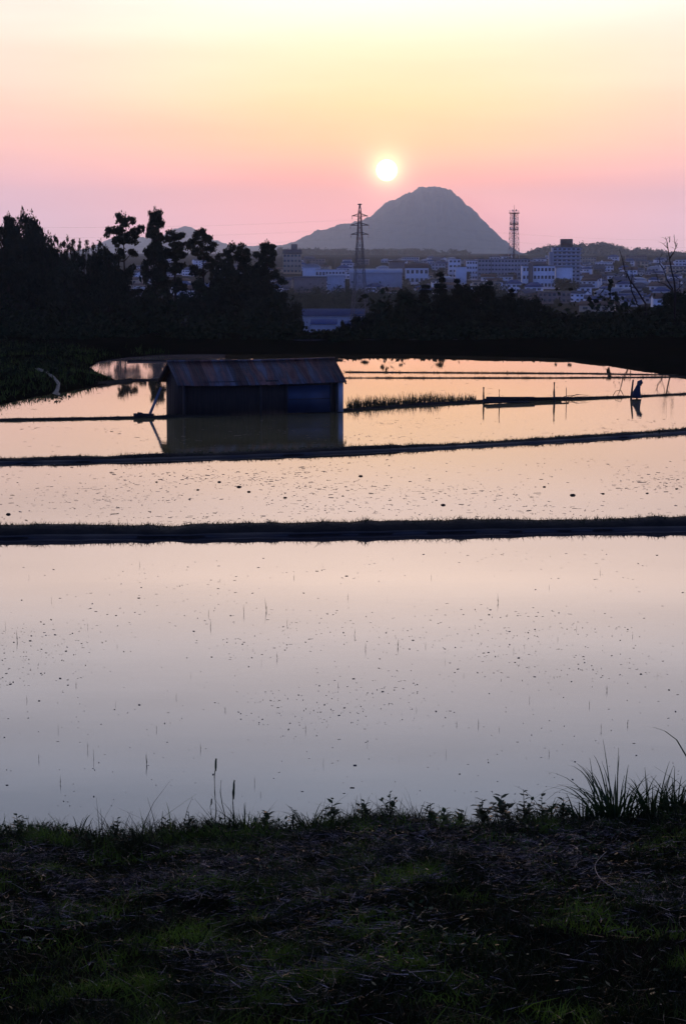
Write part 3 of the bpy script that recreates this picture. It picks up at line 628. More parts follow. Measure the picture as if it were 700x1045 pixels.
# ---------------------------------------------------------------- trees
def leafcloud(b, c, r, n, s, rng, flat=1.0, hollow=.35):
    d = rng.normal(size=(n, 3)); d /= np.linalg.norm(d, axis=1)[:, None]; rad = hollow + (1 - hollow) * rng.random(n) ** .6
    rad = rad * (1 + .22 * np.sin(d[:, 0] * 5 + c[0] * 9) * np.cos(d[:, 2] * 6 + c[2] * 7))
    rad = np.where(rng.random(n) < .10, rad * rng.uniform(1.1, 1.55, n), rad)
    P = np.array(c) + d * rad[:, None] * np.array(r); nrm = d + rng.normal(size=(n, 3)) * .7; nrm /= np.linalg.norm(nrm, axis=1)[:, None]
    u = np.cross(nrm, rng.normal(size=(n, 3))); u /= np.linalg.norm(u, axis=1)[:, None]; v = np.cross(nrm, u)
    sz = s * rng.uniform(.5, 1.4, n); a = (sz * .5)[:, None]; bb = (sz * .28)[:, None] * flat
    b.quads(np.stack([P - u * a, P - v * bb, P + u * a, P + v * bb], 1))
def tree_proto(kind, v, lm):
    rng = np.random.default_rng(100 * v + {'cedar': 1, 'sparse': 5, 'broad': 2, 'bamboo': 3, 'cone': 4}[kind]); rr = random.Random(v * 17 + len(kind))
    t = empty({'cedar': 'cedar_tree', 'sparse': 'cedar_tree', 'broad': 'broadleaf_tree', 'bamboo': 'bamboo_clump', 'cone': 'conifer_tree'}[kind]); tr = MB(); cr = MB()
    lx, ly = rr.uniform(-.03, .03), rr.uniform(-.03, .03)
    ax = lambda z: (lx * z, ly * z)
    if kind in ('cedar', 'sparse'):
        tr.tube([(0, 0, -.05), (0, 0, 0), (*ax(.5), .5), (*ax(.96), .96)], [.02, .018, .011, .003], 6)
        if kind == 'cedar': levels = [(z, (1.03 - z) ** .42 * .25 + .015) for z in np.linspace(.2, .95, 13)]
        else: levels = [(.97, .08), (.90, .17), (.84, .12), (.74, .14), (.62, .10), (.5, .18), (.38, .12)]
        for z, rad in levels:
            cxx, cyy = ax(z); k = rr.randint(4, 6) if kind == 'cedar' else rr.randint(3, 5); a0 = rr.random() * 6.28
            for i in range(k):
                a = a0 + 6.283 * i / k + rr.uniform(-.4, .4); rd = rad * rr.uniform(.35, .95); c = (cxx + math.cos(a) * rd, cyy + math.sin(a) * rd, z + rr.uniform(-.025, .03)); s_ = rr.uniform(.026, .046) * (1.1 if kind == 'cedar' else 1.05) * (.7 + rad * 1.9)
                tr.tube([(*ax(z - .03), z - .03), c], [.005, .002], 4)
                for q in range(3):
                    c2 = (c[0] + rr.gauss(0, s_ * .6), c[1] + rr.gauss(0, s_ * .6), c[2] + rr.gauss(0, s_ * .4))
                    leafcloud(cr, c2, (s_, s_, s_ * .5), 90, .022, rng)
        leafcloud(cr, (*ax(.97), .97), (.035, .035, .045), 90, .018, rng)
        if kind == 'cedar':
            for z in np.linspace(.2, .84, 9): leafcloud(cr, (*ax(z), z), (.075, .075, .05), 110, .03, rng, hollow=0)
    elif kind == 'broad':
        tr.tube([(0, 0, -.05), (0, 0, 0), (lx * .3, ly * .3, .3), (lx * .6, ly * .6, .6)], [.03, .026, .02, .01], 6)
        for i in range(34):
            a = rr.random() * 6.28; z = .22 + .70 * rr.random() ** .8; env = .36 * math.sqrt(max(.05, 1 - ((z - .52) / .5) ** 2)); rd = env * math.sqrt(rr.random()); c = (math.cos(a) * rd, math.sin(a) * rd, z); s_ = rr.uniform(.07, .12)
            if i % 3 == 0: tr.tube([(lx * .4, ly * .4, .25 + .3 * rr.random()), (c[0] * .6, c[1] * .6, z - .06), c], [.011, .007, .002], 4)
            leafcloud(cr, c, (s_, s_, s_ * .75), 270, .034, rng)
            if rr.random() < .5: leafcloud(cr, (c[0] * 1.15, c[1] * 1.15, z + s_ * .7), (s_ * .4, s_ * .4, s_ * .4), 50, .018, rng)
        for z in (.3, .5, .7): leafcloud(cr, (0, 0, z), (.24, .24, .2), 420, .06, rng, hollow=0)
    elif kind == 'cone':
        tr.tube([(0, 0, -.05), (0, 0, 0), (0, 0, .98)], [.025, .022, .003], 6)
        for z in np.linspace(.1, .97, 16):
            rad = (1.02 - z) * .27 + .015; k = 5
            for i in range(k):
                a = rr.random() * 6.28; rd = rad * rr.uniform(.4, 1); s_ = .03 + rad * .28
                leafcloud(cr, (math.cos(a) * rd, math.sin(a) * rd, z - rd * .12), (s_, s_, s_ * .55), 110, .030, rng)
    else:
        for i in range(26):
            a = rr.random() * 6.28; r0 = .16 * math.sqrt(rr.random()); H = rr.uniform(.72, 1.0); bx, by = math.cos(a + rr.uniform(-.6, .6)) * rr.uniform(.05, .22), math.sin(a) * rr.uniform(.05, .2)
            P = [(math.cos(a) * r0 + bx * u ** 2.2, math.sin(a) * r0 + by * u ** 2.2, H * (u - .10 * u ** 4)) for u in np.linspace(0, 1, 8)]
            tr.tube(P, [.006, .006, .0055, .005, .004, .003, .002, .001], 4)
            for j in range(3, 8):
                p = P[j]; s_ = .05 * (1.25 - j / 10); n_ = 60 if j < 7 else 26
                leafcloud(cr, (p[0] + rr.gauss(0, .02), p[1] + rr.gauss(0, .02), p[2]), (s_, s_, s_ * .9), n_ * 2, .028, rng, flat=.5, hollow=.1)
    tr.build('culms' if kind == 'bamboo' else 'trunk', M['bark'], t); cr.build('leaves' if kind == 'bamboo' else 'crown', lm, t); reg(t)
    return t
PROTO = {}
for kd, nv in (('cedar', 3), ('sparse', 2), ('broad', 4), ('bamboo', 2), ('cone', 2)):
    PROTO[kd] = [tree_proto(kd, v, M['leaf_dark']) for v in range(nv)]
USED = set()
def put_tree(kd, v, px, ytop, Y, wpx, label, group, rz=None, cat='tree', zb=None):
    p = PROTO[kd][v % len(PROTO[kd])]
    if p.name in USED: o = copy_tree(p)
    else: o = p; USED.add(p.name)
    X, _, zt = at(px, ytop, Y); z0 = gz1(X, Y) - .1 if zb is None else zb; h = (zt - z0); wf = {'cedar': .62, 'sparse': .42, 'broad': .78, 'bamboo': .62, 'cone': .56}[kd]
    w = wpx / 2100 * Y / wf; o.location = (X, Y, z0); o.scale = (w, w, h * 1.0); o.rotation_euler = (0, 0, random.uniform(0, 6.28) if rz is None else rz)
    tag(o, label, cat, group); return o
TL = 'dark trees behind the left end of the fields'; TR = 'dark trees behind the right end of the fields'
left = [('broad', 4, 222, 330, 46, 'dark round-crowned tree at the left edge of the skyline'), ('broad', 30, 212, 325, 56, 'tallest bushy dark tree near the left edge'), ('broad', 52, 226, 335, 44, 'dark bushy tree right of the tallest left edge tree'),
        ('bamboo', 62, 226, 318, 40, 'feathery bamboo clump beside the tall left trees'), ('bamboo', 90, 236, 322, 46, 'lower feathery bamboo clump between broad tree and cedars'), ('bamboo', 76, 240, 312, 36, 'shortest bamboo clump in the gap of the left skyline'),
        ('broad', 100, 250, 330, 50, 'low dark round tree below the bamboo'), ('sparse', 128, 218, 316, 46, 'slim cedar with flat tufted top left of the tall cedar pair'), ('cedar', 158, 212, 310, 46, 'tallest dark cedar on the left skyline'),
        ('sparse', 181, 236, 320, 56, 'open cedar with a bare gap leaning right of the tallest cedar'), ('sparse', 208, 237, 316, 46, 'umbrella-topped cedar standing alone in the middle of the cedar group'), ('broad', 112, 250, 305, 52, 'low dark tree at the foot of the slim cedar'),
        ('cedar', 232, 252, 312, 50, 'blunt dark cedar right of the umbrella-topped cedar'), ('cedar', 250, 250, 322, 50, 'twin cedar left of the rightmost tall cedar'), ('cedar', 271, 246, 308, 56, 'rightmost tall cedar before the town view'),
        ('broad', 262, 268, 304, 50, 'dark round tree between the twin cedar and the rightmost cedar'), ('bamboo', 84, 230, 335, 50, 'tallest arching bamboo clump on the left skyline'), ('broad', 205, 282, 300, 60, 'broad dark tree under the umbrella-topped cedar'), ('broad', 160, 290, 300, 60, 'broad dark tree at the foot of the tallest cedar'), ('broad', 135, 300, 298, 50, 'dark tree below the slim cedar in the lower row'), ('broad', 245, 285, 300, 56, 'dark round tree beneath the twin cedar'),
        ('broad', 285, 296, 296, 46, 'dark sloping tree at the right end of the left woods'), ('broad', 298, 322, 270, 30, 'low bush-like tree where the left woods taper off'), ('broad', 60, 265, 300, 70, 'wide dark tree filling the lower left woods'), ('broad', 15, 262, 295, 70, 'wide dark tree low at the left edge'), ('broad', 100, 285, 290, 66, 'wide dark tree low under the bamboo'),
        ('cedar', 8, 218, 345, 40, 'pointed dark cedar behind the left edge trees'), ('cedar', 222, 262, 330, 36, 'narrow cedar just behind the blunt cedar'), ('broad', 268, 300, 280, 50, 'dark round tree below the rightmost tall cedar'), ('broad', 350, 326, 245, 16, 'small dark round tree alone below the lattice pylon'), ('broad', 322, 341, 232, 22, 'low dark bush left of the small round tree')]
for i, (kd, px_, yt, Y_, w_, lb_) in enumerate(left): put_tree(kd, i, px_, yt, Y_, w_, lb_, TL, cat='bamboo' if kd == 'bamboo' else 'tree')
right = [('broad', 378, 322, 240, 34), ('broad', 395, 308, 245, 40), ('broad', 415, 298, 250, 40), ('cone', 434, 294, 248, 34), ('cone', 450, 281, 250, 30), ('broad', 446, 300, 240, 50), ('cone', 467, 288, 252, 28), ('broad', 482, 292, 250, 44), ('cone', 500, 290, 255, 26), ('broad', 512, 300, 248, 38),
         ('broad', 534, 306, 246, 38), ('cone', 522, 298, 251, 22), ('broad', 556, 316, 244, 40), ('cone', 548, 309, 248, 20), ('broad', 580, 322, 242, 40), ('cone', 600, 320, 243, 18), ('broad', 612, 321, 240, 44), ('broad', 640, 314, 240, 40), ('broad', 664, 316, 236, 40), ('broad', 690, 300, 236, 40), ('broad', 712, 292, 238, 40), ('broad', 735, 296, 238, 44), ('cone', 678, 311, 238, 20), ('broad', 625, 330, 225, 50), ('broad', 580, 334, 225, 54), ('broad', 530, 326, 228, 54), ('broad', 480, 320, 226, 56), ('broad', 430, 322, 228, 56), ('broad', 395, 334, 224, 44), ('broad', 676, 332, 222, 56), ('broad', 366, 340, 226, 30)]
for i, (kd, px_, yt, Y_, w_) in enumerate(right):
    ref_ = ('below the lattice pylon' if px_ < 385 else 'under the foot of the mountain' if px_ < 475 else 'below the red and white mast' if px_ < 545 else 'below the apartment block' if px_ < 605 else 'by the leftmost bare tree' if px_ < 668 else 'under the right bare tree')
    kindw = ('pointed dark conifer' if kd == 'cone' else 'round dark tree'); row = 'front row' if Y_ < 232 else 'skyline row'
    lb_ = {450: 'highest pointed conifer of the right woods under the mountain'}.get(px_, '%s in the %s %s' % (kindw, row, ref_))
    put_tree(kd, i + 1, px_, yt - 4, Y_, w_ * 1.3, lb_, TR if px_ == 450 else '%ss in the %s %s' % (kindw, row, ref_))
# dead trees
def dead(branches, Y, label, rb):
    base = branches[0][0]; B0 = at(590 + base[0] / 6.364, 230 + base[1] / 6.364, Y); z0 = gz1(B0[0], Y); t = empty('bare_tree', (B0[0], Y, z0)); tag(t, label, 'tree'); rf = np.array((B0[0], Y, z0))
    rr = random.Random(5); tw = MB()
    for i, pts in enumerate(branches):
        P = [np.array(at(590 + x / 6.364, 230 + y_ / 6.364, Y)) - rf + np.array([0, rr.uniform(-.3, .3) * (i > 0) * (k > 0), 0]) for k, (x, y_) in enumerate(pts)]
        r0 = rb if i == 0 else rb * (.62 if len(pts) > 3 else .4)
        if i == 0: P = [np.array([0, 0, -.2])] + P
        Rr = [max(.018, r0 * (1 - .82 * k / (len(P) - 1))) for k in range(len(P))]
        (tr_ if i == 0 else tw)
        if i == 0: m0 = MB(); m0.tube([tuple(p) for p in P], Rr, 6); m0.build('trunk', M['bark'], t)
        else: tw.tube([tuple(p) for p in P], Rr, 5)
        for k in range(1, len(P)):
            for q in range(2):
                c = P[k] * .5 + P[k - 1] * .5; d = np.array([rr.gauss(0, .3), rr.gauss(0, .3), rr.uniform(.2, .6)]) * rr.uniform(.5, 1.3)
                if c[2] > 5.0: tw.tube([tuple(c), tuple(c + d * .5 + np.array([.03, 0, .05])), tuple(c + d)], [.022, .016, .009], 3)
    tw.build('branches', M['bark'], t)
tr_ = None
dead([[(435, 510), (380, 420), (335, 360), (300, 290), (285, 220), (262, 150)], [(380, 505), (345, 430), (335, 360), (318, 318), (313, 285)], [(340, 380), (348, 320), (345, 270)]], 234, 'bare dead tree leaning left, the leftmost of the two against the town', .15)
dead([[(627, 430), (620, 360), (605, 300), (590, 220), (580, 150), (575, 110), (563, 75)], [(590, 215), (620, 170), (632, 140), (620, 100), (617, 58)], [(580, 150), (560, 130), (545, 115)], [(612, 415), (570, 350), (555, 290), (570, 230), (578, 190)], [(555, 290), (530, 250), (525, 215), (545, 180)], [(612, 425), (560, 380), (520, 370), (500, 310), (480, 290)], [(620, 330), (655, 350), (655, 400)], [(625, 310), (670, 295), (690, 290)], [(590, 110), (594, 68)], [(632, 140), (640, 118)], [(640, 420), (675, 385), (700, 360)]], 233, 'spreading bare tree with forked twigs near the right edge', .14)
# undergrowth along the far shore
b = MB(); ur = np.random.default_rng(3)
for i in range(520):
    X = ur.uniform(-75, 75); Y = ur.uniform(176, 222); pxx = 350 + X / Y * 2100; g0 = gz1(X, Y); h = max(.3, (.048 * Y - 8 - g0) * ur.uniform(.5, .9)) * (1 if pxx > 60 else 1.5)
    if 300 < pxx < 385: h = .3
    leafcloud(b, (X, Y, g0 + h * .2), (ur.uniform(1.2, 3.2), 1.5, h), 170, .5, ur, hollow=.1)
for i in range(150):
    X = ur.uniform(-78, 78); Y = ur.uniform(215, 270); h = ur.uniform(3, 5.5); pxx = 350 + X / Y * 2100
    if 290 < pxx < 395: continue
    leafcloud(b, (X, Y, gz1(X, Y) + h * .4), (ur.uniform(2.5, 5), 2.5, h), 260, .8, ur, hollow=.1)
for i in range(60):
    X = ur.uniform(-46, -17.5); Y = ur.uniform(126, 165); sd_ = float(sdist(np.array([X]), np.array([Y]))[0])
    if sd_ > 1.5:
        h = ur.uniform(.3, 1.3) * (1.6 if X < -22 and Y < 150 else .7); leafcloud(b, (X, Y, gz1(X, Y) + h * .3), (ur.uniform(.8, 2), 1.0, h), 150, .25, ur, hollow=.1)
tag(b.build('undergrowth', M['leaf_mid']), 'dark undergrowth along the far shore of the fields', 'undergrowth', kind='stuff')
# weeds on the left bank
b = MB(); N = 26000; X = ur.uniform(-40, -9, N); Y = ur.uniform(96, 165, N); sd_ = sdist(X, Y); k = (sd_ > .1) & (ur.random(N) < np.clip((vn(X, Y, .4) - .3) * 4, .05, 1)); X, Y = X[k], Y[k]; n = len(X)
D = ur.normal(size=(n, 3)) * .3; D[:, 2] = 1; D /= np.linalg.norm(D, axis=1)[:, None]
b.quads(strips(np.stack([X, Y, gz(X, Y) - .02], 1), D, ur.uniform(.1, .45, n), np.full(n, .05), ur.normal(size=(n, 3)) * .08, 2))
tag(b.build('shore_grass', mat('shore_turf', (0.06, 0.10, 0.02), 0.7, scale=.5, col2=(0.015, 0.025, 0.008), trans=0.25, spec=0.1)), 'rough grass on the dark left shore of the fields', 'grass', kind='stuff')
# ---------------------------------------------------------------- town
def zoneword(px):
    for a, w in ((300, 'left of the tan hotel block'), (345, 'between hotel and pylon'), (420, 'just right of the lattice pylon'), (490, 'below the mountain summit'), (535, 'around the foot of the mast'), (605, 'around the apartment block'), (655, 'between the apartment block and bare trees'), (2000, 'at the right edge behind the bare tree')):
        if px < a: return w
HOUSE = []
def house_proto(v):
    t = empty('town_house'); rr = random.Random(v); w, d, h, rh = rr.uniform(8, 12), rr.uniform(6.5, 9), rr.choice([3.2, 5.6, 5.8, 6.2]), rr.uniform(1.5, 2.6)
    wm, wn = [('w_white', 'white'), ('w_grey', 'grey'), ('w_tan', 'tan'), ('w_white', 'white'), ('w_brown', 'brown'), ('w_grey', 'grey'), ('w_white', 'white'), ('w_grey', 'grey')][v]
    rm, rn = [('r_slate', 'dark slate'), ('r_blue', 'blue'), ('r_brown', 'brown'), ('r_blue', 'blue'), ('r_slate', 'dark slate'), ('r_slate', 'dark slate'), ('r_brown', 'brown'), ('r_pale', 'pale metal')][v]
    b = MB(); b.box((0, 0, h / 2 - 1), (w, d, h + 2))
    if v % 2 == 0: b.add([(-w / 2, -d / 2, h), (-w / 2, d / 2, h), (-w / 2, 0, h + rh - .2), (w / 2, -d / 2, h), (w / 2, d / 2, h), (w / 2, 0, h + rh - .2)], [(0, 2, 1), (3, 4, 5)])
    wall = b.build('wall', M[wm], t); b = MB(); o = .6
    if v % 2 == 0:
        V = [(-w / 2 - o, -d / 2 - o, h - .15), (w / 2 + o, -d / 2 - o, h - .15), (w / 2 + o, 0, h + rh), (-w / 2 - o, 0, h + rh), (-w / 2 - o, d / 2 + o, h - .15), (w / 2 + o, d / 2 + o, h - .15)]
        V += [(x, y_, z - .25) for x, y_, z in V]; b.add(V, [(0, 1, 2, 3), (3, 2, 5, 4), (6, 9, 8, 7), (9, 10, 11, 8), (0, 6, 7, 1), (4, 5, 11, 10), (0, 3, 9, 6), (3, 4, 10, 9), (1, 7, 8, 2), (2, 8, 11, 5)])
    else:
        V = [(-w / 2 - o, -d / 2 - o, h), (w / 2 + o, -d / 2 - o, h), (w / 2 + o, d / 2 + o, h), (-w / 2 - o, d / 2 + o, h), (-w * .22, 0, h + rh), (w * .22, 0, h + rh)]
        b.add(V, [(0, 1, 5, 4), (1, 2, 5), (2, 3, 4, 5), (3, 0, 4), (3, 2, 1, 0)])
    b.build('roof', M[rm], t)
    for fl in range(1 if h < 4 else 2):
        for k in (-.3, .05, .32):
            b = MB(); b.box((k * w, -d / 2 - .04, 1.6 + fl * 2.8), (1.7, .1, 1.2)); b.build('window', M['win'], t)
    reg(t); t['_w'] = 0; del t['_w']
    return t, 'small %s-walled house with %s roof' % (wn, rn)
for v in range(8): HOUSE.append(house_proto(v))
LAND = []       # reserved pixel rectangles x0,x1,dist
def block(name, px0, px1, ytop, Y, depth, wallm, label, cat='building', storeys=3, win=True, roofm='r_dark', nwin=None, rz=0.0, flat=True, roof_h=.0, zb=None, wcol='win', balcony=False):
    xc = (px0 + px1) / 2; X, _, zt = at(xc, ytop, Y); w = (px1 - px0) / 2100 * Y * 1.0; z0 = gz1(X, Y) if zb is None else zb; h = zt - z0
    t = empty(name, (X, Y + depth / 2, z0), rz); tag(t, label, cat)
    b = MB(); b.box((0, 0, h / 2 - 1), (w, depth, h + 2)); b.build('wall', M[wallm], t)
    b = MB()
    if roof_h == 0: b.box((0, 0, h + .25), (w + .6, depth + .6, .5))
    elif roof_h > 0:
        V = [(-w / 2 - .5, -depth / 2 - .5, h), (w / 2 + .5, -depth / 2 - .5, h), (w / 2 + .5, depth / 2 + .5, h), (-w / 2 - .5, depth / 2 + .5, h), (-w / 2 - .5, 0, h + roof_h), (w / 2 + .5, 0, h + roof_h)]
        b.add(V, [(0, 1, 5, 4), (2, 3, 4, 5), (0, 4, 3), (1, 2, 5), (3, 2, 1, 0)])
    else:
        ns = 10; P = []
        for i in range(ns + 1):
            a = math.pi * i / ns; P += [(-math.cos(a) * (w / 2 + .3), -depth / 2 - .3, h - roof_h * math.sin(a)), (-math.cos(a) * (w / 2 + .3), depth / 2 + .3, h - roof_h * math.sin(a))]
        b.add(P, [(2 * i, 2 * i + 2, 2 * i + 3, 2 * i + 1) for i in range(ns)] + [tuple(range(0, 2 * ns + 2, 2)), tuple(range(2 * ns + 1, 0, -2)), (0, 1, 2 * ns + 1, 2 * ns)])
    b.build('roof', M[roofm], t)
    if win:
        sh = h / storeys; nw = nwin or max(2, int(w / 3.6))
        for s_ in range(storeys):
            for k in range(nw):
                b = MB(); b.box(((k + .5) / nw * w - w / 2, -depth / 2 - .03, sh * (s_ + .55)), (w / nw * .6, .12, sh * .42)); b.build('window', M[wcol], t)
    if balcony:
        sh = h / storeys
        for s_ in range(1, storeys): b = MB(); b.box((0, -depth / 2 - .7, sh * s_ + .1), (w * .99, 1.2, .9)); b.build('balcony', M['w_grey'], t)
    LAND.append((px0, px1, Y)); return t, w, h, depth
def addbox(t, name, c, d, m): b = MB(); b.box(c, d); return b.build(name, M[m], t)
t, w, h, dp = block('hotel', 289, 307.5, 258.5, 2150, 14, 'w_tan', 'tan hotel block with dark top band and roof box left of the pylon', 'hotel', 4, True)
addbox(t, 'top_band', (0, 0, h + 1.6), (w + .8, dp + .8, 4.6), 'r_dark'); addbox(t, 'roof_box', (2.0, 0, h + 6.6), (w * .34, 7, 5.6), 'r_dark')
t, w, h, dp = block('apartment_block', 564, 592, 252.5, 1750, 16, 'w_grey', 'tallest stepped apartment block with dark sign box on its roof right of the mast', 'apartment block', 10, True, balcony=True)
addbox(t, 'roof_box', (0.5, 0, h + 3.6), (w * .42, 9, 7), 'r_dark'); addbox(t, 'sign_board', (0.5, -4.8, h + 4.4), (w * .36, .3, 4.6), 'r_brown')
for s_ in range(7): addbox(t, 'side_balcony', (w / 2 + .9, 0, h - 1.5 - s_ * 3.4), (1.8, 9, 1.1), 'w_grey')
addbox(t, 'lower_wing', (-w / 2 - .6, 1, h / 2 - 2), (3.4, 12, h - 3.5), 'w_grey')
block('office_slab', 488, 541, 264.5, 1900, 14, 'w_grey', 'long grey slab building in front of the mast', 'office', 5, True, nwin=16)
t, w, h, dp = block('school_building', 533, 566, 271.5, 1640, 12, 'w_white', 'white three-storey building with dark stair tower under the apartment block', 'school', 3, True, nwin=9)
addbox(t, 'stair_tower', (-w / 2 + 6.4, -6.6, h / 2 + .8), (3.6, 2.5, h + 3), 'w_brown'); addbox(t, 'roof_storey', (0, 1, h + 2.1), (w * .48, 8, 3.2), 'w_brown')
block('white_annex', 567.5, 584, 273.5, 1645, 11, 'w_white', 'plain white windowless block right of the three-storey building', 'building', 3, False, roofm='r_pale')
block('warehouse', 357, 410, 278.5, 1600, 22, 'w_grey', 'wide grey warehouse with pale low roof behind the pylon', 'warehouse', 2, False, roofm='r_pale', roof_h=3.2)
block('arched_hall', 309, 327, 273.5, 1900, 20, 'w_white', 'arched pale-roofed hall right of the tan hotel', 'hall', 1, False, roofm='r_pale', roof_h=-4.0)
block('factory', 322, 352, 275.5, 1780, 14, 'w_white', 'long low white building with square windows left of the pylon', 'factory', 2, True, nwin=9, roofm='r_pale')
block('low_store', 300, 333, 283.5, 1560, 14, 'w_brown', 'low brown store with grey roof below the arched hall', 'store', 1, False, roofm='r_slate', roof_h=1.2)
block('low_workshop', 334, 352, 281.5, 1520, 14, 'w_grey', 'low grey workshop with pale roof beside the brown store', 'workshop', 1, False, roofm='r_pale', roof_h=1.4)
block('town_office', 458, 470, 264.5, 1950, 12, 'w_white', 'white stepped building right of the mountain centre line', 'building', 4, True, nwin=3)
block('white_office', 465, 476, 272.5, 1750, 10, 'w_white', 'plain bright white block in front of the stepped white building', 'building', 3, False)
block('town_office', 476, 487, 266.0, 1900, 10, 'w_white', 'white building with flat roof next to the long grey slab', 'building', 4, True, nwin=4)
block('dark_hall', 397, 413, 267.5, 2050, 14, 'w_brown', 'brown windowless hall in the haze right of the pylon', 'hall', 3, False, roofm='r_brown', roof_h=1.5)
block('grey_workshop', 414, 437, 273.5, 1780, 14, 'w_white', 'pale building with dark hipped roof under the mountain left slope', 'building', 2, True, roofm='r_brown', roof_h=4.0)
block('brown_office', 549, 582, 298.0, 1330, 12, 'w_brown', 'flat-roofed brown two-storey building just above the dark trees', 'building', 2, True, nwin=7)
block('blue_factory', 309, 372, 322.5, 905, 16, 'w_grey', 'long low building with blue roof behind the lattice pylon foot', 'factory', 1, False, roofm='r_blue', roof_h=3.0)
block('blue_depot', 318, 343, 331, 850, 10, 'w_grey', 'small blue-roofed depot in front of the long blue-roofed building', 'depot', 1, True, nwin=5, roofm='r_blue', roof_h=2.0)
block('blue_depot', 352, 372, 333, 845, 10, 'w_white', 'small blue-roofed depot at the foot of the pylon', 'depot', 1, True, nwin=4, roofm='r_blue', roof_h=2.0)
block('hill_house', 654, 661, 267.0, 2450, 8, 'w_tan', 'pale yellow house high on the slope left of the right bare tree', 'house', 2, True, nwin=2)
block('white_house', 597, 604, 305, 1280, 7, 'w_white', 'bright white gabled house at the lower right of the town', 'house', 2, True, nwin=2, roofm='r_slate', roof_h=2.5)
block('white_house', 605, 613, 306.5, 1270, 7, 'w_white', 'second bright white house, right of the gabled one', 'house', 2, True, nwin=2, roofm='r_blue', roof_h=2.5)
for k in range(46):
    random.seed(300 + k)
    Y_ = random.choice([random.uniform(1350, 1700), random.uniform(1700, 2400), random.uniform(2300, 3000)]); px_ = random.uniform(425, 712) if k % 4 else random.uniform(285, 430); wpx = random.uniform(11, 30) / Y_ * 2100
    if any(a - wpx / 2 < px_ < c + wpx / 2 and Y_ < D + 60 and Y_ > D - 330 for a, c, D in LAND): continue
    if px_ < 430 and Y_ < 1700: continue
    X_ = at(px_, 280, Y_)[0]; st = random.choice([1, 2, 2, 3]); zt_ = gz1(X_, Y_) + st * 3.1 + .6; yy = PCY - FPX * math.tan(math.atan2(zt_ - CH, Y_) + TH); wm_ = random.choice(['w_white', 'w_white', 'w_grey', 'w_tan', 'w_brown']); row = 'in the near rows' if Y_ < 1500 else ('in the middle rows' if Y_ < 2150 else 'in the far haze')
    lab = 'flat-topped %s-storey %s building %s, %s' % ({1: 'one', 2: 'two', 3: 'three'}[st], wm_[2:], row, zoneword(px_)); lab = ' '.join(lab.split()[:16])
    t, w, h, dp = block('town_building', px_ - wpx / 2, px_ + wpx / 2, yy, Y_, random.uniform(8, 12), wm_, lab, 'building', st, True, roofm=random.choice(['r_pale', 'r_slate', 'r_dark', 'r_blue']), nwin=max(3, int(wpx / 2100 * Y_ / 3.4)), roof_h=random.choice([0, 0, 1.5])); t['group'] = lab; t.rotation_euler = (0, 0, random.gauss(0, .15))
# copies of houses
random.seed(21); first = [True] * 8; cnt = 0; placed = []
def ok(px, Y, hw):
    for a, c, D in LAND:
        if a - hw - 1 < px < c + hw + 1 and D - 60 < Y + 8 and Y < D + 40: return False
        if a - hw < px < c + hw and D - 230 < Y < D and D > 1200: 
            if random.random() < .55: return False
    for a, D in placed:
        if abs(Y - D) < 17 and abs(px - a) < hw * 2.1: return False
    return True
tries = 0
while cnt < 285 and tries < 9000:
    tries += 1
    px_ = random.uniform(420, 715) if random.random() < .72 else random.uniform(135, 470); Y_ = random.choice([random.uniform(1180, 1700), random.uniform(1500, 2300), random.uniform(2000, 2950)])
    if px_ < 440 and Y_ < 1330: continue
    hw = 12 / Y_ * 2100 / 2
    if not ok(px_, Y_, hw): continue
    v = random.randrange(8); p, lb_ = HOUSE[v]
    if first[v]: o = p; first[v] = False
    else: o = copy_tree(p)
    X = at(px_, 280, Y_)[0]; o.location = (X, Y_, gz1(X, Y_)); o.rotation_euler = (0, 0, random.gauss(0, .35)); s_ = random.uniform(.85, 1.3); o.scale = (s_ * random.uniform(.9, 1.3), s_, s_)
    row = 'in the near rows' if Y_ < 1500 else ('in the middle rows' if Y_ < 2150 else 'in the far haze')
    lab = '%s %s, %s' % (lb_, row, zoneword(px_)); lab = ' '.join(lab.split()[:16]) if len(lab.split()) > 16 else lab
    tag(o, lab, 'house', lab); placed.append((px_, Y_)); cnt += 1
# town trees: copies of the broad prototype with own material
ttp = [tree_proto('broad', 7, M['leaf_town']), tree_proto('broad', 8, M['leaf_town'])]; tu = set()
def town_tree(px_, Y_, h, w, lab, grp):
    p = random.choice(ttp)
    if p.name in tu: o = copy_tree(p)
    else: o = p; tu.add(p.name)
    X = at(px_, 280, Y_)[0]; o.location = (X, Y_, gz1(X, Y_) - .5); o.scale = (w, w, h); o.rotation_euler = (0, 0, random.uniform(0, 6)); tag(o, lab, 'tree', grp)
town_tree(577, 1440, 15, 28, 'large round dark tree in the town below the apartment block', 'trees standing among the town houses')
town_tree(436, 2000, 12, 16, 'round greenish tree in the haze under the mountain', 'trees standing among the town houses')
for k in range(110):
    px_ = random.uniform(280, 715) if random.random() < .6 else random.uniform(440, 715); Y_ = random.uniform(1250, 2900); h = random.uniform(5, 9.5); row = 'in the near rows' if Y_ < 1500 else ('in the middle rows' if Y_ < 2150 else 'in the far haze')
    lab = 'dark tree among houses %s, %s' % (row, zoneword(px_)); town_tree(px_, Y_, h, h * random.uniform(.9, 1.7), lab, lab)
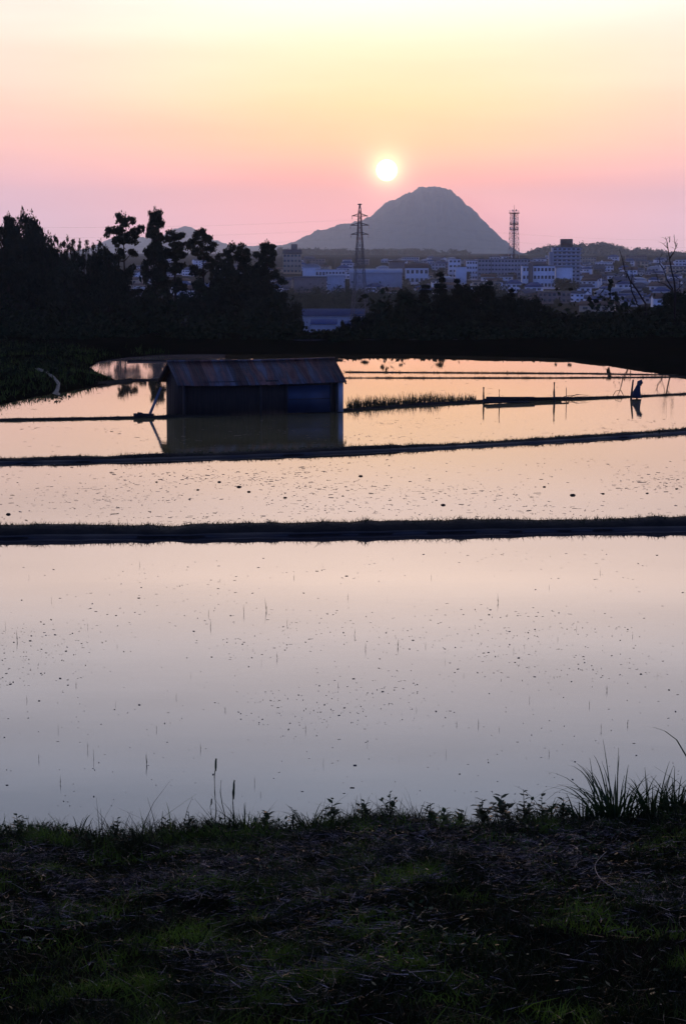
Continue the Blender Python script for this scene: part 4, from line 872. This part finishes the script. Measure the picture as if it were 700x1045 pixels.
# far wood between the blue roofs and the town
b = MB(); fr = np.random.default_rng(11)
for i in range(170):
    px_ = fr.uniform(225, 520); Y = fr.uniform(960, 1120); X = at(px_, 300, Y)[0]; z0 = gz1(X, Y); top = 13 + 6 * float(vn(np.array([px_ * .05]), np.array([3.0]), 1.0)[0]) + fr.uniform(-1.5, 3); r = fr.uniform(4, 8)
    leafcloud(b, (X, Y, z0 + top * .62), (r, r, top * .40), 330, 1.3, fr, hollow=.2); leafcloud(b, (X, Y, z0 + top * .3), (r * 1.1, r, top * .35), 160, 2.0, fr, hollow=.2)
tag(b.build('distant_wood', M['leaf_town']), 'hazy dark belt of woodland behind the blue-roofed buildings', 'wood', kind='stuff')
# wooded low hills on the horizon: terrain + tree mass
def ridge(name, prof, Y, depth, m, rough, seed, fat=1.0):
    xs = np.array([p[0] for p in prof], float); n = 360; px = np.linspace(xs[0], xs[-1], n); py = np.interp(px, xs, [p[1] for p in prof]); W3 = np.array([at(a, c, Y) for a, c in zip(px, py)])
    nd = 60; v = np.linspace(-1, 1, nd); V = np.zeros((n, nd, 3)); base = gz(W3[:, 0], np.full(n, Y)) - 8
    for j, t_ in enumerate(v):
        prof_ = (1 - abs(t_) ** 1.7) if t_ < 0 else (1 - t_ ** 1.5)
        hgt = (W3[:, 2] - base) * prof_; Yj = Y + t_ * depth
        nz = (vn(W3[:, 0] * .02 + seed * 9 + 400, np.full(n, Yj * .02 + 300), rough, 5) - .47)
        V[:, j, 0] = W3[:, 0]; V[:, j, 1] = Yj; V[:, j, 2] = base + hgt * (1 + .30 * nz * (abs(t_) > .06) * min(1, abs(t_) * 3)) + (vn(W3[:, 0] + 700, np.full(n, Yj + 900), .018, 4) - .47) * 48 * fat
    I = np.arange(n * nd).reshape(n, nd); F = np.stack([I[:-1, :-1], I[1:, :-1], I[1:, 1:], I[:-1, 1:]], -1).reshape(-1, 4)
    b = MB(); b.gridq(V.reshape(-1, 3), F); return tag(b.build(name, m, smooth=True), kind='structure')
ridge('mountain', [(258, 262), (280, 254), (302.5, 247.5), (313, 241.5), (325, 236.4), (337, 234), (347.5, 230.2), (361, 227.5), (371, 225), (379, 221), (385, 215), (389.5, 211.6), (393, 208), (398, 206), (403, 205), (409, 202), (412, 199.5), (416.5, 197.6), (421, 196.4), (425.5, 193.4), (427.5, 191), (429.5, 190.2), (432, 191.4), (436, 191.2), (442, 190.4), (447, 191.6), (452.5, 192.2), (456, 194.4), (460, 196), (464, 200.4), (469, 203.6), (474, 208.6), (479.5, 212.6), (485, 219), (490, 224.6), (497, 231.5), (503, 237.6), (510, 244.6), (514, 251), (519, 262)], 15000, 1500, M['hill'], 1.0, 1)
ridge('hill', [(60, 262), (95, 253), (112, 245), (126, 239), (150, 244), (165, 241), (178, 234), (190, 231), (200, 234), (212, 243), (232, 250), (262, 252), (300, 251), (340, 256), (380, 262)], 17200, 700, M['hill'], 1.0, 2)
ridge('hill', [(505, 264), (530, 260), (545, 255.5), (560, 253), (600, 254), (625, 253.5), (640, 257), (660, 258.5), (680, 259), (740, 260), (900, 262)], 5600, 380, M['hill'], 1.0, 3, .25)
ridge('hill', [(200, 262), (240, 258), (290, 256), (330, 257), (380, 254.5), (420, 254.5), (450, 258), (500, 262)], 5900, 380, M['hill'], 1.0, 4, .25)
b = MB(); fr = np.random.default_rng(19)
for i in range(230):
    px_ = fr.uniform(540, 760); y_ = float(np.interp(px_, [540, 556, 570, 590, 596, 606, 618, 628, 640, 655, 668, 680, 700, 760], [259, 254, 252, 251, 252.5, 250.5, 250, 252.5, 256, 256.5, 257, 259, 260, 260])) + fr.uniform(-.6, 2.2)
    Y = 5200 + fr.uniform(-60, 60); p = at(px_, y_, Y); leafcloud(b, p, (fr.uniform(8, 13), 8, fr.uniform(6, 10)), 60, 5.5, fr, hollow=.1); leafcloud(b, (p[0], Y, p[2] - 13), (13, 9, 12), 50, 8, fr, hollow=.1)
for i in range(150):
    px_ = fr.uniform(285, 480); y_ = 257.5 - 3.0 * float(vn(np.array([px_ * .06]), np.array([9.0]), 1.0)[0]) + fr.uniform(0, 3); Y = 5300 + fr.uniform(-60, 60); p = at(px_, y_, Y); leafcloud(b, p, (fr.uniform(8, 13), 8, fr.uniform(5, 9)), 60, 5.5, fr, hollow=.1); leafcloud(b, (p[0], Y, p[2] - 13), (13, 9, 12), 50, 8, fr, hollow=.1)
tag(b.build('horizon_wood', M['leaf_town']), 'hazy tree line on the low hills along the horizon', 'wood', kind='stuff')
# ---------------------------------------------------------------- lattice pylon and mast
def lattice(t, sections, name_leg='leg', thick=.16, mats=None, brace=.08):
    """sections: list of (z, halfwidth); mats: material per section"""
    for sx, sy in ((-1, -1), (1, -1), (1, 1), (-1, 1)):
        lo = None
        b = MB(); b.tube([(sx * w, sy * w, z) for z, w in sections], thick, 4); b.build(name_leg, M['steel'] if mats is None else M[mats[0]], t)
    groups = {}
    for i in range(len(sections) - 1):
        (z0, w0), (z1, w1) = sections[i], sections[i + 1]; k = (mats[i] if mats else 'steel'); b = groups.setdefault(k, MB()); c = [(-1, -1), (1, -1), (1, 1), (-1, 1)]
        for q in range(4):
            a, d = c[q], c[(q + 1) % 4]
            b.tube([(a[0] * w0, a[1] * w0, z0), (d[0] * w1, d[1] * w1, z1)], brace, 3); b.tube([(d[0] * w0, d[1] * w0, z0), (a[0] * w1, a[1] * w1, z1)], brace, 3)
            b.tube([(a[0] * w1, a[1] * w1, z1), (d[0] * w1, d[1] * w1, z1)], brace, 3)
    for k, b in groups.items(): b.build('bracing', M[k], t)
PY = 880; PX = at(367, 300, PY)[0]; pz = gz1(PX, PY); t = empty('lattice_pylon', (PX, PY, pz), R(12)); tag(t, 'tall lattice power pylon with three pairs of cross arms left of the mountain', 'pylon')
zt = lambda y_: at(367, y_, PY)[2] - pz
secs = [(0, 3.9), (zt(333), 3.5), (zt(321), 3.15), (zt(309), 2.8), (zt(298), 2.45), (zt(288), 2.15), (zt(279), 1.9), (zt(270), 1.65), (zt(262), 1.45), (zt(254), 1.3), (zt(247), 1.15), (zt(240), .95), (zt(235), .85), (zt(230), .75), (zt(225), .68), (zt(220), .6), (zt(215), .45), (zt(209), .15)]
lattice(t, secs, 'leg', .17, ['steel'] * 10 + ['steel_red'] * 7, .085)
ARM = []
for y_, hw in ((220.5, 3.3), (230, 4.0), (239.3, 3.8)):
    z = zt(y_)
    for s_ in (-1, 1):
        b = MB(); tip = (s_ * hw, 0, z + .1)
        for yy in (-.5, .5): b.tube([(s_ * .5, yy, z), tip], .16, 4); b.tube([(s_ * .5, yy, z + 1.0), tip], .14, 4)
        arm = b.build('cross_arm', M['steel'], t); b = MB(); b.tube([tip, (tip[0], 0, z - 1.3)], [.14, .14], 6); b.build('insulator', M['steel_white'], arm)
        ARM.append((s_, y_, hw, z))
addbox(t, 'waist_frame', (0, 0, zt(254)), (3.6, 3.6, .35), 'steel'); addbox(t, 'top_plate', (0, 0, zt(208.5)), (1.5, 1.2, .5), 'steel')
for i, (s_, y_, hw, z) in enumerate(ARM):
    x0 = PX + s_ * hw * math.cos(R(12)); y0 = PY + s_ * hw * math.sin(R(12)); z0 = pz + z - 1.3
    for dirn, (ex, ey, ez) in (('left', (-300, 640, z0 + 4)), ('right', (300, 1250, z0 - 2))):
        P = [(x0 + (ex - x0) * u, y0 + (ey - y0) * u, z0 + (ez - z0) * u - 26 * u * (1 - u)) for u in np.linspace(0, 1, 25)]
        b = MB(); b.tube(P, .009, 3); lvl = {220.5: 'top', 230: 'middle', 239.3: 'lowest'}[y_]; sidew = 'left' if s_ < 0 else 'right'
        tag(b.build('power_cable', M['wire']), 'thin cable from the %s %s pylon arm running off to the %s' % (lvl, sidew, dirn), 'cable', 'power cables hanging from the pylon')
MY = 1950; MX = at(524, 260, MY)[0]; mz = gz1(MX, MY); t = empty('radio_mast', (MX, MY, mz), R(20)); tag(t, 'red and white lattice radio mast with platforms standing right of the mountain', 'mast')
zt = lambda y_: at(524, y_, MY)[2] - mz; ys = [282, 274, 267, 260, 254.5, 249, 243.5, 238, 233, 228, 223, 218]; secs = [(0, 4.4)] + [(zt(y_), 4.2 - 1.5 * i / 11) for i, y_ in enumerate(ys)]
lattice(t, secs, 'leg', .20, ['steel_white', 'steel_red'] * 6, .15)
for y_, r_ in ((217.5, 5.0), (229, 3.8), (234.5, 3.9)):
    b = MB(); b.tube([(0, 0, zt(y_) - .4), (0, 0, zt(y_) + .4)], r_, 10); p = b.build('platform', M['steel_red'], t)
    for k in range(6): a = k * 1.05 + .3; b = MB(); b.tube([(math.cos(a) * r_ * .9, math.sin(a) * r_ * .9, zt(y_) + .4), (math.cos(a) * r_ * .9, math.sin(a) * r_ * .9, zt(y_) + 2.6)], .28 if y_ > 218 else .16, 5); b.build('antenna', M['steel_white' if k % 2 else 'steel'], p)
b = MB(); b.tube([(0, 0, 0), (0, 0, zt(217))], .8, 6); b.build('core_column', M['steel'], t)
b = MB(); b.tube([(0, 0, zt(217)), (0, 0, zt(209))], [.28, .1], 5); b.build('spire', M['steel_red'], t)
for dx, y_ in ((-1.6, 214.3), (2.0, 214.0)):
    b = MB(); b.tube([(dx, 0, zt(217)), (dx, 0, zt(y_))], .12, 4); b.tube([(dx, -.2, zt(y_) - .5), (dx, .3, zt(y_) - .5)], [.9, .35], 8); b.build('dish', M['steel_white'], t)
# slim chimneys / poles in town
for px_, yt, Y_, lb_ in ((479, 256, 1950, 'thin grey pole above the white buildings left of the mast'), (342, 263, 1900, 'thin grey pole in the haze left of the pylon'), (501, 259, 1880, 'short thin pole on the long grey slab side')):
    X, _, z = at(px_, yt, Y_); z0 = gz1(X, Y_); b = MB(); b.tube([(0, 0, -1), (0, 0, (z - z0) * .5), (0, 0, z - z0)], [.5, .4, .2], 6); b.tube([(-1.2, 0, z - z0 - 3), (1.2, 0, z - z0 - 3)], .15, 4)
    o = b.build('utility_pole', M['steel']); o.location = (X, Y_, z0); tag(o, lb_, 'pole')
# ---------------------------------------------------------------- haze
HZ = bpy.data.materials.new('air_haze'); HZ.use_nodes = True; nt = HZ.node_tree; nt.nodes.remove(nt.nodes['Principled BSDF'])
pv = nt.nodes.new('ShaderNodeVolumePrincipled'); pv.inputs['Color'].default_value = (0.56, 0.71, 1.0, 1); pv.inputs['Density'].default_value = 0.56e-4; pv.inputs['Anisotropy'].default_value = 0.65
nt.links.new(pv.outputs[0], nt.nodes['Material Output'].inputs['Volume'])
b = MB(); b.box((0, 9000, 255), (44000, 19200, 590)); tag(b.build('haze', HZ), 'pale blue evening haze over fields and town', 'haze', kind='stuff')
# ---------------------------------------------------------------- world
sel_, saz = R(2.25), R(1.2)
W = bpy.data.worlds.new('World'); S.world = W; W.use_nodes = True; nt = W.node_tree; N = nt.nodes; L = nt.links; bg = N['Background']
def mth(op, a, b_=None, c=None):
    n = N.new('ShaderNodeMath'); n.operation = op
    for i, v in enumerate((a, b_, c)):
        if v is None: continue
        if isinstance(v, (int, float)): n.inputs[i].default_value = v
        else: L.new(v, n.inputs[i])
    return n.outputs[0]
tc = N.new('ShaderNodeTexCoord'); sp = N.new('ShaderNodeSeparateXYZ'); L.new(tc.outputs['Generated'], sp.inputs[0])
el = mth('ARCSINE', sp.outputs[2]); fac = mth('SQRT', mth('DIVIDE', mth('MAXIMUM', el, 0.0), math.pi / 2))
hl = mth('MAXIMUM', mth('SQRT', mth('ADD', mth('MULTIPLY', sp.outputs[0], sp.outputs[0]), mth('MULTIPLY', sp.outputs[1], sp.outputs[1]))), 1e-4)
cz = mth('DIVIDE', mth('ADD', mth('MULTIPLY', sp.outputs[0], math.sin(saz)), mth('MULTIPLY', sp.outputs[1], math.cos(saz))), hl)
wn_ = mth('EXPONENT', mth('DIVIDE', mth('SUBTRACT', cz, 1.0), 0.010))
mr = N.new('ShaderNodeMapRange'); mr.interpolation_type = 'SMOOTHSTEP'; mr.inputs['From Min'].default_value = -0.1; mr.inputs['From Max'].default_value = 0.95; L.new(cz, mr.inputs['Value'])
def ramp(st):
    r = N.new('ShaderNodeValToRGB'); e = r.color_ramp.elements
    while len(e) > 1: e.remove(e[-1])
    for i, (dg, c, k) in enumerate(st):
        p = math.sqrt(dg / 90); x = e[0] if i == 0 else e.new(p); x.position = p; x.color = srgb(*c, k)
    L.new(fac, r.inputs[0]); return r.outputs[0]
hi = [(25, (150, 156, 186), 1), (45, (80, 88, 124), 1), (90, (50, 56, 84), 1)]
near = ramp([(0, (240, 182, 182), 1.55), (1, (246, 170, 164), 1.45), (2, (251, 170, 150), 1.38), (3, (254, 187, 138), 1.36), (4, (255, 205, 153), 1.26), (5.5, (254, 218, 182), 1.22), (7, (253, 230, 218), 1.28), (9, (255, 230, 214), 1.8), (11, (242, 230, 230), 1.6), (15, (206, 218, 240), 1.25)] + hi)
side = ramp([(0, (224, 200, 214), 1.4), (1, (228, 196, 208), 1.32), (2, (238, 190, 196), 1.2), (3, (247, 196, 190), 1.12), (4, (251, 206, 192), 1.10), (5.5, (253, 216, 202), 1.10), (7, (252, 225, 214), 1.16), (9, (252, 228, 218), 1.5), (11, (236, 228, 232), 1.4), (15, (204, 216, 240), 1.1)] + hi)
back = ramp([(0, (88, 132, 238), 1), (15, (80, 116, 215), 1), (45, (60, 70, 110), 1), (90, (50, 56, 84), 1)])
def mixc(f, a, b_):
    m = N.new('ShaderNodeMix'); m.data_type = 'RGBA'
    if isinstance(f, (int, float)): m.inputs[0].default_value = f
    else: L.new(f, m.inputs[0])
    L.new(a, m.inputs[6]); L.new(b_, m.inputs[7]); return m.outputs[2]
col = mixc(mr.outputs[0], back, mixc(wn_, side, near))
# physical sky adds its own warm tint
sky = N.new('ShaderNodeTexSky'); sky.sky_type = 'NISHITA'; sky.sun_disc = False; sky.sun_elevation = sel_; sky.sun_rotation = saz; sky.air_density = 1.5; sky.dust_density = 2.0
def vsc(c, f):
    m = N.new('ShaderNodeVectorMath'); m.operation = 'SCALE'; L.new(c, m.inputs[0])
    if isinstance(f, (int, float)): m.inputs[3].default_value = f
    else: L.new(f, m.inputs[3])
    return m.outputs[0]
def vadd(a, b_): m = N.new('ShaderNodeVectorMath'); m.operation = 'ADD'; L.new(a, m.inputs[0]); L.new(b_, m.inputs[1]); return m.outputs[0]
sv = Vector((math.sin(saz) * math.cos(sel_), math.cos(saz) * math.cos(sel_), math.sin(sel_)))
dp_ = N.new('ShaderNodeVectorMath'); dp_.operation = 'DOT_PRODUCT'; dp_.inputs[1].default_value = sv; nv_ = N.new('ShaderNodeVectorMath'); nv_.operation = 'NORMALIZE'; L.new(tc.outputs['Generated'], nv_.inputs[0]); L.new(nv_.outputs[0], dp_.inputs[0])
omc = mth('SUBTRACT', 1.0, dp_.outputs['Value'])      # = ang^2/2
glow = lambda deg, k: mth('MULTIPLY', mth('EXPONENT', mth('DIVIDE', mth('MULTIPLY', omc, -1.0), R(deg) ** 2 / 2)), k)
def rgb(c): n = N.new('ShaderNodeRGB'); n.outputs[0].default_value = (*c, 1); return n.outputs[0]
dm = N.new('ShaderNodeMapRange'); dm.inputs['From Min'].default_value = R(.30) ** 2 / 2; dm.inputs['From Max'].default_value = R(.18) ** 2 / 2; L.new(omc, dm.inputs['Value'])
mpw = N.new('ShaderNodeMapping'); mpw.inputs['Scale'].default_value = (3, 3, 26); L.new(tc.outputs['Generated'], mpw.inputs[0])
nzw = N.new('ShaderNodeTexNoise'); nzw.inputs['Scale'].default_value = 1.6; nzw.inputs['Detail'].default_value = 5; L.new(mpw.outputs[0], nzw.inputs['Vector'])
mrw = N.new('ShaderNodeMapRange'); mrw.inputs['From Min'].default_value = .3; mrw.inputs['From Max'].default_value = .7; mrw.inputs['To Min'].default_value = .93; mrw.inputs['To Max'].default_value = 1.07; L.new(nzw.outputs['Fac'], mrw.inputs['Value'])
col = vadd(vsc(col, mrw.outputs[0]), vsc(sky.outputs[0], 0.012))
col = vadd(col, vsc(rgb((1.0, .62, .30)), glow(.9, .28))); col = vadd(col, vsc(rgb((1.0, .8, .4)), glow(.42, 1.3)))
col = vadd(col, vsc(rgb((1.0, .93, .62)), mth('MULTIPLY', dm.outputs[0], 9.0)))
L.new(col, bg.inputs[0]); bg.inputs[1].default_value = 1.0
W.cycles.sampling_method = 'MANUAL'; W.cycles.sample_map_resolution = 1024
# sun
ld = bpy.data.lights.new('sun', 'SUN'); ld.energy = 0.35; ld.angle = R(.53); ld.color = (1.0, .55, .30); so = bpy.data.objects.new('sun', ld); COL.objects.link(so)
so.rotation_euler = sv.to_track_quat('Z', 'Y').to_euler()
# camera
cd = bpy.data.cameras.new('camera'); cam = bpy.data.objects.new('camera', cd); COL.objects.link(cam); S.camera = cam
cam.location = (0, 0, CH); cam.rotation_euler = (math.pi / 2 - TH, 0, 0); cd.sensor_fit = 'VERTICAL'; cd.sensor_height = 36; cd.lens = FPX / 1045 * 36; cd.clip_start = .1; cd.clip_end = 60000
S.view_settings.view_transform = 'Standard'; S.view_settings.look = 'None'; S.view_settings.exposure = 0.3; S.view_settings.gamma = 1
S.render.engine = 'CYCLES'
